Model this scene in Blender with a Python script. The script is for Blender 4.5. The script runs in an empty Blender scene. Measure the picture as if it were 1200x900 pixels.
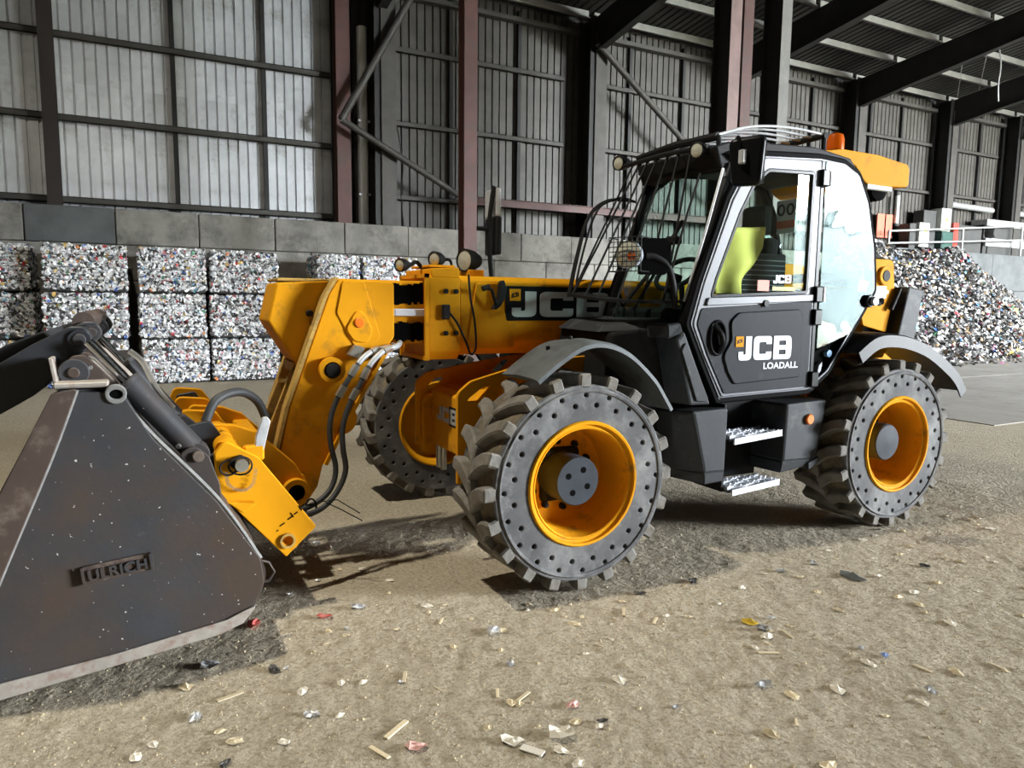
import bpy, bmesh, math, random
from mathutils import Vector, Matrix
random.seed(7)
PI = math.pi
scene = bpy.context.scene
COL = scene.collection

# ---------------------------------------------------------------- camera
cam_d = bpy.data.cameras.new('camera')
cam_d.sensor_fit = 'HORIZONTAL'; cam_d.sensor_width = 36.0
cam_d.lens = 36.0 * 827.1 / 1200.0
cam_d.clip_start = 0.05; cam_d.clip_end = 400
cam = bpy.data.objects.new('camera', cam_d); COL.objects.link(cam)
YAW, PITCH, ROLL = 0.4769, 0.1133, 0.0107
F = Vector((math.sin(YAW)*math.cos(PITCH), math.cos(YAW)*math.cos(PITCH), -math.sin(PITCH)))
R0 = Vector((math.cos(YAW), -math.sin(YAW), 0)); U0 = R0.cross(F)
Rv = R0*math.cos(ROLL) + U0*math.sin(ROLL); Uv = -R0*math.sin(ROLL) + U0*math.cos(ROLL)
M = Matrix((Rv, Uv, -F)).transposed().to_4x4()
M.translation = Vector((-2.13, -3.2331, 1.6151))
cam.matrix_world = M
scene.camera = cam

# ---------------------------------------------------------------- world: overcast sky outside the big doorway
SKY = 195.0
w = bpy.data.worlds.new('sky'); scene.world = w; w.use_nodes = True
bg = w.node_tree.nodes['Background']; bg.inputs[0].default_value = (0.90, 0.95, 1.0, 1); bg.inputs[1].default_value = SKY

# doorway in the front wall (behind and right of the camera)
DOOR_X0, DOOR_X1, DOOR_Z, FRONT_Y = 22.4, 39.0, 9.0, -18.0
pd = bpy.data.lights.new('doorway_daylight', 'AREA'); pd.shape = 'RECTANGLE'
pd.size = DOOR_X1-DOOR_X0; pd.size_y = DOOR_Z; pd.cycles.is_portal = True
po = bpy.data.objects.new('doorway_daylight', pd); COL.objects.link(po)
po.location = ((DOOR_X0+DOOR_X1)/2, FRONT_Y-0.02, DOOR_Z/2); po.rotation_euler = (PI/2, 0, 0)   # -Z looks towards +Y

LAMP_POS = (-3.4, 0.85, 8.9); LAMP_W = 690.0

scene.view_settings.view_transform = 'Standard'; scene.view_settings.look = 'None'
scene.view_settings.gamma = 1.0; scene.view_settings.use_curve_mapping = False
scene.view_settings.exposure = 0.0

# ---------------------------------------------------------------- materials
MATS = {}
def lin(c):
    return tuple(((x/255.0)/12.92 if x/255.0 <= 0.04045 else ((x/255.0+0.055)/1.055)**2.4) for x in c)
def mat(name, rgb, rough=0.5, metal=0.0, var=0.0, scale=6.0, dirt=None, dirt_amt=0.0, dirt_scale=3.0, bump=0.0, bump_scale=40.0, scratch=0.0, coat=0.0, obj_var=0.0, spec=0.5, specks=0.0):
    """principled material; rgb is sRGB 0-255; noise variation, dirt patches, scratches and fine bump"""
    if name in MATS: return MATS[name]
    m = bpy.data.materials.new(name); m.use_nodes = True
    nt = m.node_tree; N = nt.nodes; L = nt.links; b = N['Principled BSDF']
    c = lin(rgb)
    b.inputs['Roughness'].default_value = rough; b.inputs['Metallic'].default_value = metal
    b.inputs['Coat Weight'].default_value = coat; b.inputs['Specular IOR Level'].default_value = spec
    b.inputs['Base Color'].default_value = (*c, 1)
    tc = N.new('ShaderNodeTexCoord'); out = None
    def mixc(fac_socket, a_socket, a_col, b_col):
        mx = N.new('ShaderNodeMix'); mx.data_type = 'RGBA'
        L.new(fac_socket, mx.inputs[0])
        if a_socket: L.new(a_socket, mx.inputs[6])
        else: mx.inputs[6].default_value = (*a_col, 1)
        mx.inputs[7].default_value = (*b_col, 1)
        return mx.outputs[2]
    def noise(sc, det=4, lo=0.4, hi=0.6, rough_=0.6, stretch=None):
        n = N.new('ShaderNodeTexNoise'); n.inputs['Scale'].default_value = sc; n.inputs['Detail'].default_value = det; n.inputs['Roughness'].default_value = rough_
        if stretch:
            mp = N.new('ShaderNodeMapping'); mp.inputs['Scale'].default_value = stretch; L.new(tc.outputs['Object'], mp.inputs[0]); L.new(mp.outputs[0], n.inputs['Vector'])
        else: L.new(tc.outputs['Object'], n.inputs['Vector'])
        r = N.new('ShaderNodeMapRange'); r.inputs[1].default_value = lo; r.inputs[2].default_value = hi; L.new(n.outputs[0], r.inputs[0])
        return r.outputs[0], n.outputs[0]
    if var > 0:
        f, _ = noise(scale, 5, 0.3, 0.7)
        out = mixc(f, out, tuple(x*(1-var) for x in c), tuple(min(1, x*(1+var)) for x in c))
    if dirt is not None and dirt_amt > 0:
        f, _ = noise(dirt_scale, 8, 0.62-0.25*dirt_amt, 0.80-0.2*dirt_amt, 0.7)
        out = mixc(f, out, c, lin(dirt))
    if scratch > 0:
        f, _ = noise(14, 3, 0.70-0.06*scratch, 0.74, 0.5, (1.0, 1.0, 9.0))
        out = mixc(f, out, c, tuple(min(1, x*2.2+0.05) for x in c))
    if specks > 0:
        f, _ = noise(60, 1.5, 0.755, 0.775, 0.4)
        out = mixc(f, out, c, (0.55, 0.55, 0.53))
        f, _ = noise(2.6, 9, 0.66, 0.80, 0.75)
        out = mixc(f, out, c, tuple(min(1, x*1.7+0.03) for x in c))
    if obj_var > 0:
        oi = N.new('ShaderNodeObjectInfo'); hs = N.new('ShaderNodeHueSaturation')
        mr = N.new('ShaderNodeMapRange'); mr.inputs[3].default_value = 1-obj_var; mr.inputs[4].default_value = 1+obj_var
        L.new(oi.outputs['Random'], mr.inputs[0]); L.new(mr.outputs[0], hs.inputs['Value'])
        if out: L.new(out, hs.inputs['Color'])
        else: hs.inputs['Color'].default_value = (*c, 1)
        out = hs.outputs[0]
    if out: L.new(out, b.inputs['Base Color'])
    if bump > 0:
        n = N.new('ShaderNodeTexNoise'); n.inputs['Scale'].default_value = bump_scale; n.inputs['Detail'].default_value = 6
        L.new(tc.outputs['Object'], n.inputs['Vector'])
        bp = N.new('ShaderNodeBump'); bp.inputs['Strength'].default_value = bump; bp.inputs['Distance'].default_value = 0.02
        L.new(n.outputs[0], bp.inputs['Height']); L.new(bp.outputs[0], b.inputs['Normal'])
    MATS[name] = m
    return m

def attr_mat(name, rough=0.35, metal=0.6, bump=0.0):
    """colour of each little piece comes from its own colour attribute"""
    m = bpy.data.materials.new(name); m.use_nodes = True
    nt = m.node_tree; b = nt.nodes['Principled BSDF']
    a = nt.nodes.new('ShaderNodeAttribute'); a.attribute_name = 'piece_colour'
    nt.links.new(a.outputs['Color'], b.inputs['Base Color'])
    b.inputs['Roughness'].default_value = rough; b.inputs['Metallic'].default_value = metal
    MATS[name] = m
    return m

def glass_mat(name, tint, refl=1.0, rough=0.0, wobble=0.0):
    m = bpy.data.materials.new(name); m.use_nodes = True
    nt = m.node_tree; N = nt.nodes; L = nt.links; N.remove(N['Principled BSDF'])
    out = N['Material Output']; tr = N.new('ShaderNodeBsdfTransparent'); tr.inputs[0].default_value = (*tint, 1)
    gl = N.new('ShaderNodeBsdfGlossy'); gl.inputs['Roughness'].default_value = rough
    lw = N.new('ShaderNodeLayerWeight'); lw.inputs[0].default_value = 0.5
    pw_ = N.new('ShaderNodeMath'); pw_.operation = 'POWER'; pw_.inputs[1].default_value = 4.0; L.new(lw.outputs['Facing'], pw_.inputs[0])
    mu = N.new('ShaderNodeMath'); mu.operation = 'MULTIPLY_ADD'; mu.inputs[1].default_value = 0.9*refl; mu.inputs[2].default_value = 0.04*refl; mu.use_clamp = True
    L.new(pw_.outputs[0], mu.inputs[0])
    if wobble > 0:
        tcg = N.new('ShaderNodeTexCoord'); ng = N.new('ShaderNodeTexNoise'); ng.inputs['Scale'].default_value = 2.6; ng.inputs['Detail'].default_value = 1.6
        L.new(tcg.outputs['Object'], ng.inputs['Vector']); bg_ = N.new('ShaderNodeBump'); bg_.inputs['Strength'].default_value = wobble; bg_.inputs['Distance'].default_value = 0.05
        L.new(ng.outputs[0], bg_.inputs['Height']); L.new(bg_.outputs[0], gl.inputs['Normal'])
    mx = N.new('ShaderNodeMixShader'); L.new(mu.outputs[0], mx.inputs[0]); L.new(tr.outputs[0], mx.inputs[1]); L.new(gl.outputs[0], mx.inputs[2])
    L.new(mx.outputs[0], out.inputs[0])
    MATS[name] = m
    return m

# ---------------------------------------------------------------- mesh helpers
def link(name, me, material=None, parent=None, loc=None, rot=None, smooth=None):
    o = bpy.data.objects.new(name, me); COL.objects.link(o)
    if material is not None:
        me.materials.clear(); me.materials.append(material)
    if smooth is not None:
        for p in me.polygons: p.use_smooth = smooth
    if loc is not None: o.location = loc
    if rot is not None: o.rotation_euler = rot
    if parent is not None:
        o.parent = parent
        o.matrix_parent_inverse = world_of(parent).inverted()
    return o
def world_of(o):
    m = o.matrix_basis.copy()
    if o.parent is not None:
        m = world_of(o.parent) @ o.matrix_parent_inverse @ m
    return m
def tag(o, label=None, cat=None, group=None, kind=None):
    if label: o['label'] = label
    if cat: o['category'] = cat
    if group: o['group'] = group
    if kind: o['kind'] = kind
    return o
def empty(name, loc=(0, 0, 0)):
    o = bpy.data.objects.new(name, None); COL.objects.link(o); o.location = loc; o.empty_display_size = 0.2
    return o
def me_from(verts, faces, name='mesh'):
    me = bpy.data.meshes.new(name); me.from_pydata([tuple(v) for v in verts], [], faces); me.update()
    return me
def fix(me):
    bm = bmesh.new(); bm.from_mesh(me); bmesh.ops.recalc_face_normals(bm, faces=bm.faces); bm.to_mesh(me); bm.free(); return me
class MB:
    """collects simple solids into one mesh"""
    def __init__(s): s.v = []; s.f = []; s.sm = []
    def add(s, V, Fc, sm=False):
        n = len(s.v); s.v += [tuple(p) for p in V]; s.f += [tuple(i+n for i in f) for f in Fc]; s.sm += [sm]*len(Fc); return s
    def box(s, x0, x1, y0, y1, z0, z1):
        return s.hexa([(x0,y0,z0),(x1,y0,z0),(x1,y1,z0),(x0,y1,z0),(x0,y0,z1),(x1,y0,z1),(x1,y1,z1),(x0,y1,z1)])
    def hexa(s, P):
        return s.add(P, [(0,3,2,1),(4,5,6,7),(0,1,5,4),(1,2,6,5),(2,3,7,6),(3,0,4,7)])
    def prism(s, poly, y0, y1, axis='Y'):
        n = len(poly)
        if axis == 'Y': V = [(x, y0, z) for x, z in poly] + [(x, y1, z) for x, z in poly]
        elif axis == 'X': V = [(y0, a, b) for a, b in poly] + [(y1, a, b) for a, b in poly]
        else: V = [(a, b, y0) for a, b in poly] + [(a, b, y1) for a, b in poly]
        Fc = [tuple(range(n)), tuple(range(2*n-1, n-1, -1))] + [(i, (i+1) % n, (i+1) % n+n, i+n) for i in range(n)]
        return s.add(V, Fc)
    def tube(s, pts, r, seg=10, cap=True, closed=False):
        pts = [Vector(p) for p in pts]; n = len(pts); rs = r if isinstance(r, (list, tuple)) else [r]*n
        V = []; Fc = []; up = None
        for i, p in enumerate(pts):
            if closed: d = (pts[(i+1) % n]-pts[i-1])
            else: d = (pts[min(i+1, n-1)]-pts[max(i-1, 0)])
            d.normalize()
            if up is None:
                up = Vector((0, 0, 1)) if abs(d.z) < 0.9 else Vector((1, 0, 0))
            a = d.cross(up); a.normalize(); b = a.cross(d); up = b
            for k in range(seg):
                t = 2*PI*k/seg; V.append(p + a*(rs[i]*math.cos(t)) + b*(rs[i]*math.sin(t)))
        m = n if closed else n-1
        for i in range(m):
            j = (i+1) % n
            for k in range(seg):
                Fc.append((i*seg+k, i*seg+(k+1) % seg, j*seg+(k+1) % seg, j*seg+k))
        s.add(V, Fc, True)
        if cap and not closed:
            o = len(s.v)-n*seg
            s.f.append(tuple(o+k for k in range(seg-1, -1, -1))); s.sm.append(False)
            s.f.append(tuple(o+(n-1)*seg+k for k in range(seg))); s.sm.append(False)
        return s
    def cyl(s, a, b, r, seg=20, r2=None):
        return s.tube([a, b], [r, r if r2 is None else r2], seg)
    def lathe(s, prof, seg=48, center=(0, 0, 0), closed=False, sm=True):
        """profile of (radius, y) turned about the Y axis through center"""
        n = len(prof); cx, cy, cz = center; V = []; Fc = []
        for k in range(seg):
            t = 2*PI*k/seg
            for r, y in prof: V.append((cx+r*math.cos(t), cy+y, cz+r*math.sin(t)))
        for k in range(seg):
            j = (k+1) % seg
            for i in range(n if closed else n-1):
                i2 = (i+1) % n
                Fc.append((k*n+i, k*n+i2, j*n+i2, j*n+i))
        return s.add(V, Fc, sm)
    def disc(s, c, r, y, seg=24):
        V = [(c[0]+r*math.cos(2*PI*k/seg), y, c[1]+r*math.sin(2*PI*k/seg)) for k in range(seg)]
        return s.add(V, [tuple(range(seg))])
    def mesh(s, name='mesh', bevel=0.0, bseg=2, auto=None):
        me = me_from(s.v, s.f, name)
        me.polygons.foreach_set('use_smooth', s.sm)
        bm = bmesh.new(); bm.from_mesh(me)
        bmesh.ops.recalc_face_normals(bm, faces=bm.faces)
        if bevel > 0:
            es = [e for e in bm.edges if len(e.link_faces) == 2 and e.calc_face_angle(0) > 0.5]
            bmesh.ops.bevel(bm, geom=es, offset=bevel, segments=bseg, affect='EDGES', profile=0.5, clamp_overlap=True)
        bm.to_mesh(me); bm.free()
        if any(s.sm): me.set_sharp_from_angle(angle=0.65)
        return me
    def build(s, name, material, parent=None, bevel=0.0, bseg=2, **kw):
        return link(name, s.mesh(name, bevel, bseg), material, parent, **kw)

def rounded(poly, r, seg=4):
    """round the corners of a polygon; r a number or one radius for each corner"""
    n = len(poly); out = []
    for i in range(n):
        p = Vector(poly[i]); a = Vector(poly[i-1]); b = Vector(poly[(i+1) % n]); rr = r[i] if isinstance(r, (list, tuple)) else r
        if rr <= 0: out.append(tuple(p)); continue
        da = (a-p); db = (b-p); la, lb = da.length, db.length; da.normalize(); db.normalize()
        ang = da.angle(db, PI)
        if ang > 3.0: out.append(tuple(p)); continue
        t = min(rr/math.tan(ang/2), la*0.48, lb*0.48)
        p0 = p+da*t; p1 = p+db*t
        for k in range(seg+1):
            u = k/seg; q = p0*(1-u)**2 + p*2*u*(1-u) + p1*u*u; out.append(tuple(q))
    return out
def circle(cx, cz, r, seg=16):
    return [(cx+r*math.cos(2*PI*k/seg), cz+r*math.sin(2*PI*k/seg)) for k in range(seg)]
def plate_mesh(outlines, thick, bevel=0.0, bres=1):
    """flat plate with holes, in local XZ, thickness centred on Y"""
    cu = bpy.data.curves.new('plate', 'CURVE'); cu.dimensions = '2D'; cu.fill_mode = 'BOTH'
    cu.extrude = max(0.0, thick/2-bevel); cu.bevel_depth = bevel; cu.bevel_resolution = bres; cu.offset = -bevel
    for ol in outlines:
        sp = cu.splines.new('POLY'); sp.points.add(len(ol)-1); sp.use_cyclic_u = True
        for p, q in zip(sp.points, ol): p.co = (q[0], q[1], 0, 1)
    o = bpy.data.objects.new('plate_tmp', cu); COL.objects.link(o)
    dg = bpy.context.evaluated_depsgraph_get(); me = bpy.data.meshes.new_from_object(o.evaluated_get(dg))
    bpy.data.objects.remove(o); bpy.data.curves.remove(cu)
    me.transform(Matrix(((1,0,0,0),(0,0,-1,0),(0,1,0,0),(0,0,0,1))))
    return me
def plate(name, outlines, y0, y1, material, parent=None, bevel=0.004, **kw):
    me = plate_mesh(outlines, abs(y1-y0), bevel); me.transform(Matrix.Translation((0, (y0+y1)/2, 0)))
    return link(name, me, material, parent, **kw)
def smooth_path(pts, n=8):
    """Catmull-Rom through the points"""
    P = [Vector(p) for p in pts]; out = []
    for i in range(len(P)-1):
        p0 = P[max(i-1, 0)]; p1 = P[i]; p2 = P[i+1]; p3 = P[min(i+2, len(P)-1)]
        for k in range(n):
            t = k/n
            out.append(0.5*((2*p1)+(-p0+p2)*t+(2*p0-5*p1+4*p2-p3)*t*t+(-p0+3*p1-3*p2+p3)*t**3))
    out.append(P[-1]); return out
def join_meshes(mes, name='mesh'):
    bm = bmesh.new()
    for me in mes: bm.from_mesh(me)
    out = bpy.data.meshes.new(name); bm.to_mesh(out); bm.free(); return out
def xf(me, T): me.transform(T); return me
def frame(origin, ux, uz):
    """matrix taking local X,Z (a flat sign) to the given world directions"""
    ux = Vector(ux).normalized(); uz = Vector(uz).normalized(); uy = uz.cross(ux)
    m = Matrix((ux, uy, uz)).transposed().to_4x4(); m.translation = Vector(origin); return m
def text_mesh(s, height, bold=0.0, xs=1.0, extrude=0.002):
    cu = bpy.data.curves.new('text', 'FONT'); cu.body = s; cu.size = height*1.38; cu.extrude = extrude; cu.offset = bold*height; cu.space_character = 1.05
    o = bpy.data.objects.new('text_tmp', cu); COL.objects.link(o)
    dg = bpy.context.evaluated_depsgraph_get(); me = bpy.data.meshes.new_from_object(o.evaluated_get(dg))
    bpy.data.objects.remove(o); bpy.data.curves.remove(cu)
    me.transform(Matrix(((xs,0,0,0),(0,0,-1,0),(0,1,0,0),(0,0,0,1))))
    return me
# wide block letters of the maker's mark, unit height
def glyph(ch):
    if ch == 'J':
        return [rounded([(0.36,1),(0.66,1),(0.66,0),(0,0),(0,0.36),(0.24,0.36),(0.24,0.24),(0.36,0.24)], [0,0,0.22,0.16,0,0,0.04,0.06])], 0.66
    if ch == 'C':
        return [rounded([(0.95,0.66),(0.95,1),(0,1),(0,0),(0.95,0),(0.95,0.34),(0.66,0.34),(0.66,0.25),(0.29,0.25),(0.29,0.75),(0.66,0.75),(0.66,0.66)], [0,0.2,0.22,0.22,0.2,0,0,0.05,0.08,0.08,0.05,0])], 0.95
    return [rounded([(0,0),(0.95,0),(0.98,0.5),(0.95,1),(0,1)], [0,0.2,0.1,0.2,0]), rounded([(0.29,0.2),(0.67,0.2),(0.67,0.41),(0.29,0.41)], 0.05), rounded([(0.29,0.6),(0.67,0.6),(0.67,0.8),(0.29,0.8)], 0.05)], 0.97
def mark_mesh(height, length, thick=0.003, letters='JCB'):
    mes = []; x = 0.0; gap = 0.1
    tot = sum(glyph(c)[1] for c in letters)+gap*(len(letters)-1); sx = length/tot
    for c in letters:
        g, wd = glyph(c)
        mes.append(plate_mesh([[((x+a)*sx, b*height) for a, b in ol] for ol in g], thick)); x += wd+gap
    return join_meshes(mes, 'mark')
# ================================================================ SETTING
# ---- materials
m_galv = mat('galvanised_sheet', (208, 210, 213), 0.45, 0.25, var=0.18, scale=1.5, dirt=(140, 138, 133), dirt_amt=0.3, dirt_scale=1.2, obj_var=0.08)
m_clad = mat('weathered_sheet', (80, 77, 72), 0.55, 0.15, var=0.22, scale=1.2, dirt=(64, 60, 54), dirt_amt=0.7, dirt_scale=1.0, obj_var=0.10)
m_steel = mat('dark_steel', (36, 35, 34), 0.6, 0.2, var=0.25, scale=3)
m_railst = mat('rail_steel', (70, 67, 63), 0.6, 0.3, var=0.25, scale=3)
m_red = mat('red_oxide', (82, 50, 45), 0.6, 0.0, var=0.2, scale=2.5, dirt=(70, 55, 50), dirt_amt=0.5)
m_redlit = mat('lit_red_oxide', (122, 98, 94), 0.6, 0.0, var=0.2, scale=2.5)  # tone of a column's daylit face, light put into the colour
m_purlin = mat('purlin_zinc', (138, 136, 130), 0.5, 0.3, var=0.15, scale=3)
m_roof = mat('roof_sheet', (40, 39, 38), 0.7, 0.1, var=0.15, scale=1)
m_conc = mat('concrete_block', (132, 129, 122), 0.9, 0, var=0.22, scale=2.2, dirt=(84, 81, 76), dirt_amt=0.55, dirt_scale=1.5, bump=0.25, bump_scale=25, obj_var=0.16)
m_conc_dark = mat('dark_concrete_block', (82, 84, 84), 0.9, 0, var=0.2, scale=2.2, bump=0.2, bump_scale=25)
m_grey = mat('grey_steel', (150, 150, 148), 0.5, 0.3, var=0.12, scale=4)

# ---- floor: compacted dusty concrete, gently uneven near the camera
m_floor = bpy.data.materials.new('dusty_floor'); m_floor.use_nodes = True
nt = m_floor.node_tree; N = nt.nodes; L = nt.links; b = N['Principled BSDF']; b.inputs['Roughness'].default_value = 0.95; b.inputs['Specular IOR Level'].default_value = 0.15
tc = N.new('ShaderNodeTexCoord')
def nz(scale, det, rough=0.6):
    n = N.new('ShaderNodeTexNoise'); n.inputs['Scale'].default_value = scale; n.inputs['Detail'].default_value = det; n.inputs['Roughness'].default_value = rough
    L.new(tc.outputs['Object'], n.inputs['Vector']); return n
def ramp(sock, stops):
    r = N.new('ShaderNodeValToRGB'); L.new(sock, r.inputs[0]); e = r.color_ramp.elements
    while len(e) < len(stops): e.new(0.5)
    for el, (p, c) in zip(e, stops): el.position = p; el.color = (*lin(c), 1)
    return r.outputs[0]
def mixn(fac, a, c, mode='MIX'):
    m = N.new('ShaderNodeMix'); m.data_type = 'RGBA'; m.blend_type = mode
    if isinstance(fac, float): m.inputs[0].default_value = fac
    else: L.new(fac, m.inputs[0])
    L.new(a, m.inputs[6]); L.new(c, m.inputs[7]); return m.outputs[2]
base = ramp(nz(0.7, 6).outputs[0], [(0.3, (172, 160, 138)), (0.7, (192, 181, 160))])
fine = ramp(nz(55, 6, 0.7).outputs[0], [(0.32, (98, 90, 76)), (0.52, (188, 178, 158)), (0.72, (212, 204, 186))])
col = mixn(0.5, base, fine)
pale = ramp(nz(150, 3, 0.6).outputs[0], [(0.62, (0, 0, 0)), (0.70, (255, 255, 255))])
palec = N.new('ShaderNodeRGB'); palec.outputs[0].default_value = (*lin((214, 206, 188)), 1)
col = mixn(pale, col, palec.outputs[0])
dark = ramp(nz(2.3, 8, 0.7).outputs[0], [(0.66, (0, 0, 0)), (0.84, (90, 90, 90))])
darkc = N.new('ShaderNodeRGB'); darkc.outputs[0].default_value = (*lin((92, 80, 64)), 1)
col = mixn(dark, col, darkc.outputs[0])
L.new(col, b.inputs['Base Color'])
b1 = N.new('ShaderNodeBump'); b1.inputs['Strength'].default_value = 1.0; b1.inputs['Distance'].default_value = 0.035; L.new(nz(34, 8, 0.62).outputs[0], b1.inputs['Height'])
b2 = N.new('ShaderNodeBump'); b2.inputs['Strength'].default_value = 0.35; b2.inputs['Distance'].default_value = 0.05; L.new(nz(7, 5, 0.6).outputs[0], b2.inputs['Height']); L.new(b1.outputs[0], b2.inputs['Normal'])
L.new(b2.outputs[0], b.inputs['Normal'])
m_slab = mat('swept_concrete', (150, 146, 138), 0.85, 0, var=0.12, scale=1.2, dirt=(128, 118, 104), dirt_amt=0.4, bump=0.1)

import mathutils.noise as mn
def floor_h(x, y):
    # unevenness fades to nothing under the machine
    n = mn.noise(Vector((x*1.3, y*1.3, 0.3)))*0.009 + mn.noise(Vector((x*6, y*6, 1.3)))*0.0035 + mn.noise(Vector((x*17, y*17, 4.1)))*0.0042 + mn.noise(Vector((x*31, y*31, 7.7)))*0.005
    return n-0.008
V = []; Fc = []
xs = [-16, -12, -9, -6] + [-4.2+0.025*i for i in range(0, 353)] + [5.5, 8, 14, 25, 64]
ys = [FRONT_Y, -8, -5, -3.4] + [-2.9+0.025*i for i in range(0, 183)] + [2.2, 4, 8, 16]
for y in ys:
    for x in xs:
        inside = -4.2 <= x <= 4.6 and -2.9 <= y <= 1.65
        V.append((x, y, floor_h(x, y) if inside else -0.006))
nx = len(xs)
for j in range(len(ys)-1):
    for i in range(nx-1): Fc.append((j*nx+i, j*nx+i+1, (j+1)*nx+i+1, (j+1)*nx+i))
tag(link('floor', me_from(V, Fc), m_floor, smooth=True), kind='structure', label='dusty tan compacted floor strewn with grit')
# cleaner concrete slabs on the right, laid a few millimetres proud
slab_root = None
def slab(x0, x1, y0, y1):
    g = 0.012
    return MB().box(x0+g, x1-g, y0+g, y1-g, -0.10, 0.004)
trim = empty('trim_1', (14, 7, 0)); tag(trim, kind='structure', label='paler concrete floor slabs with joints beyond the rear wheel')
for i in range(6):
    for j in range(2):
        slab(8.3+4.4*i, 12.7+4.4*i, 2.3+4.3*j, 6.6+4.3*j).build('floor_slab', m_slab, trim)

# ---- back wall: profiled sheets, rails, posts, columns
WY = 15.2
wall = empty('wall_back', (0, WY, 0)); tag(wall, kind='structure', label='back wall of profiled steel sheeting on rails and columns')
def sheet_mesh(h, wdt=1.1, n=5):
    P = []; pitch = wdt/n
    for k in range(n):
        x = k*pitch
        P += [(x, 0.0), (x+pitch*0.80, 0.0), (x+pitch*0.84, 0.055), (x+pitch*0.95, 0.055)]
    P.append((wdt, 0.0))
    V = [(x, y, 0) for x, y in P]+[(x, y, h) for x, y in P]; n = len(P)
    return me_from(V, [(i, i+1, i+1+n, i+n) for i in range(n-1)])
lo, hi = sheet_mesh(3.2), sheet_mesh(3.6)
for me, mm in ((lo, m_clad), (hi, m_clad)): me.materials.append(mm)
lo2, hi2 = lo.copy(), hi.copy()
lo2.materials[0] = m_galv; hi2.materials[0] = m_galv
for k in range(-8, 37):
    x = 2.3+1.1*k if k >= 0 else 2.2+1.1*k
    clean = k < 0
    link('cladding_sheet', lo2 if clean else lo, None, wall, loc=(x, WY+0.012, 3.1))
    link('cladding_sheet', hi2 if clean else hi, None, wall, loc=(x, WY, 6.3-0.06))
MB().box(-14.2, 62.1, WY+0.08, WY+0.14, 0, 10.2).build('leak_blocker', m_roof, wall)  # unseen backing added to stop sky light leaking past the sheets
def rail(x0, x1, z, d=0.16, h=0.12, material=m_railst, y=WY):
    m = MB().box(x0, x1, y-d, y-0.01, z, z+0.02).box(x0, x1, y-d, y-d+0.02, z-h, z+0.02).box(x0, x1, y-d, y-d+0.06, z-h, z-h+0.02)
    return m.build('rail', material, wall)
for z in (7.22, 5.52): rail(-8, 2.15, z)
rail(-8, 2.15, 3.80)
for z in (8.15, 6.30, 4.42):
    for x0 in (3.62, 9.75, 15.4, 21.0, 26.6, 31.0):
        rail(x0, x0+5.3 if x0 < 26 else x0+4.2, z)
def post(x, z0=3.2, z1=9.7, wd=0.10, material=m_steel):
    MB().box(x-wd/2, x+wd/2, WY-0.12, WY-0.01, z0, z1).build('post', material, wall)
for x in (-6.0, -1.37, 0.59, 5.40, 7.47, 11.30, 13.38, 17.5, 19.3, 22.45, 24.3, 28.0, 29.5, 33): post(x)
def hsec(name, x, y, z0, z1, b, d, material, parent, flange='Y', t=0.022, mat2=None):
    """H-section column; flange='Y': flanges face +-Y"""
    m = MB()
    if flange == 'Y':
        m.box(x-b/2, x+b/2, y-d/2, y-d/2+t, z0, z1).box(x-b/2, x+b/2, y+d/2-t, y+d/2, z0, z1).box(x-t/2, x+t/2, y-d/2+t, y+d/2-t, z0, z1)
    else:
        m.box(x-d/2, x-d/2+t, y-b/2, y+b/2, z0, z1).box(x+d/2-t, x+d/2, y-b/2, y+b/2, z0, z1).box(x-d/2+t, x+d/2-t, y-t/2, y+t/2, z0, z1)
    return m.build(name, material, parent)
hsec('post', -3.75, 14.85, 3.45, 9.8, 0.26, 0.30, mat('brown_steel', (48, 38, 35), 0.7), wall)
hsec('post', 2.36, 14.75, 3.45, 9.6, 0.34, 0.34, m_red, wall)
FR = [3.3, 9.6, 15.2, 20.9, 26.4, 31.2, 37.0]
for x in FR:
    hsec('column', x, 14.72, 0.0, 9.75, 0.42, 0.62, m_steel, wall, 'Y')
    MB().box(x-0.05, x+0.33, 14.36, 14.40, 0, 9.3).build('column_flange', m_railst, wall)
MB().cyl((2.92, 14.9, 3.3), (2.92, 14.9, 8.4), 0.13, 16).build('downpipe', mat('pale_pipe', (206, 206, 202), 0.5), wall)
for z in (4.3, 6.1): MB().box(2.78, 3.08, 14.78, 15.0, z, z+0.06).build('pipe_clip', m_grey, wall)
def bar(name, a, b, r, material, parent): return MB().cyl(a, b, r, 14).build(name, material, parent)
bar('brace', (2.21, 14.2, 5.95), (4.05, 14.2, 9.2), 0.09, m_railst, wall)
bar('brace', (2.21, 14.2, 5.95), (5.72, 14.2, 4.18), 0.08, m_railst, wall)
bar('brace', (9.46, 14.2, 8.93), (14.9, 14.2, 5.03), 0.09, m_railst, wall)
MB().box(5.6, 20.7, 14.26, 14.32, 4.22, 4.42).box(5.6, 20.7, 14.26, 14.40, 4.40, 4.43).build('beam', m_red, wall)
# thin drooping cable on the wall
MB().tube(smooth_path([(3.8, 14.9, 6.2), (3.95, 14.85, 5.2), (3.9, 14.85, 4.4), (4.0, 14.9, 3.5)]), 0.015, 6).build('cable', m_steel, wall)

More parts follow.
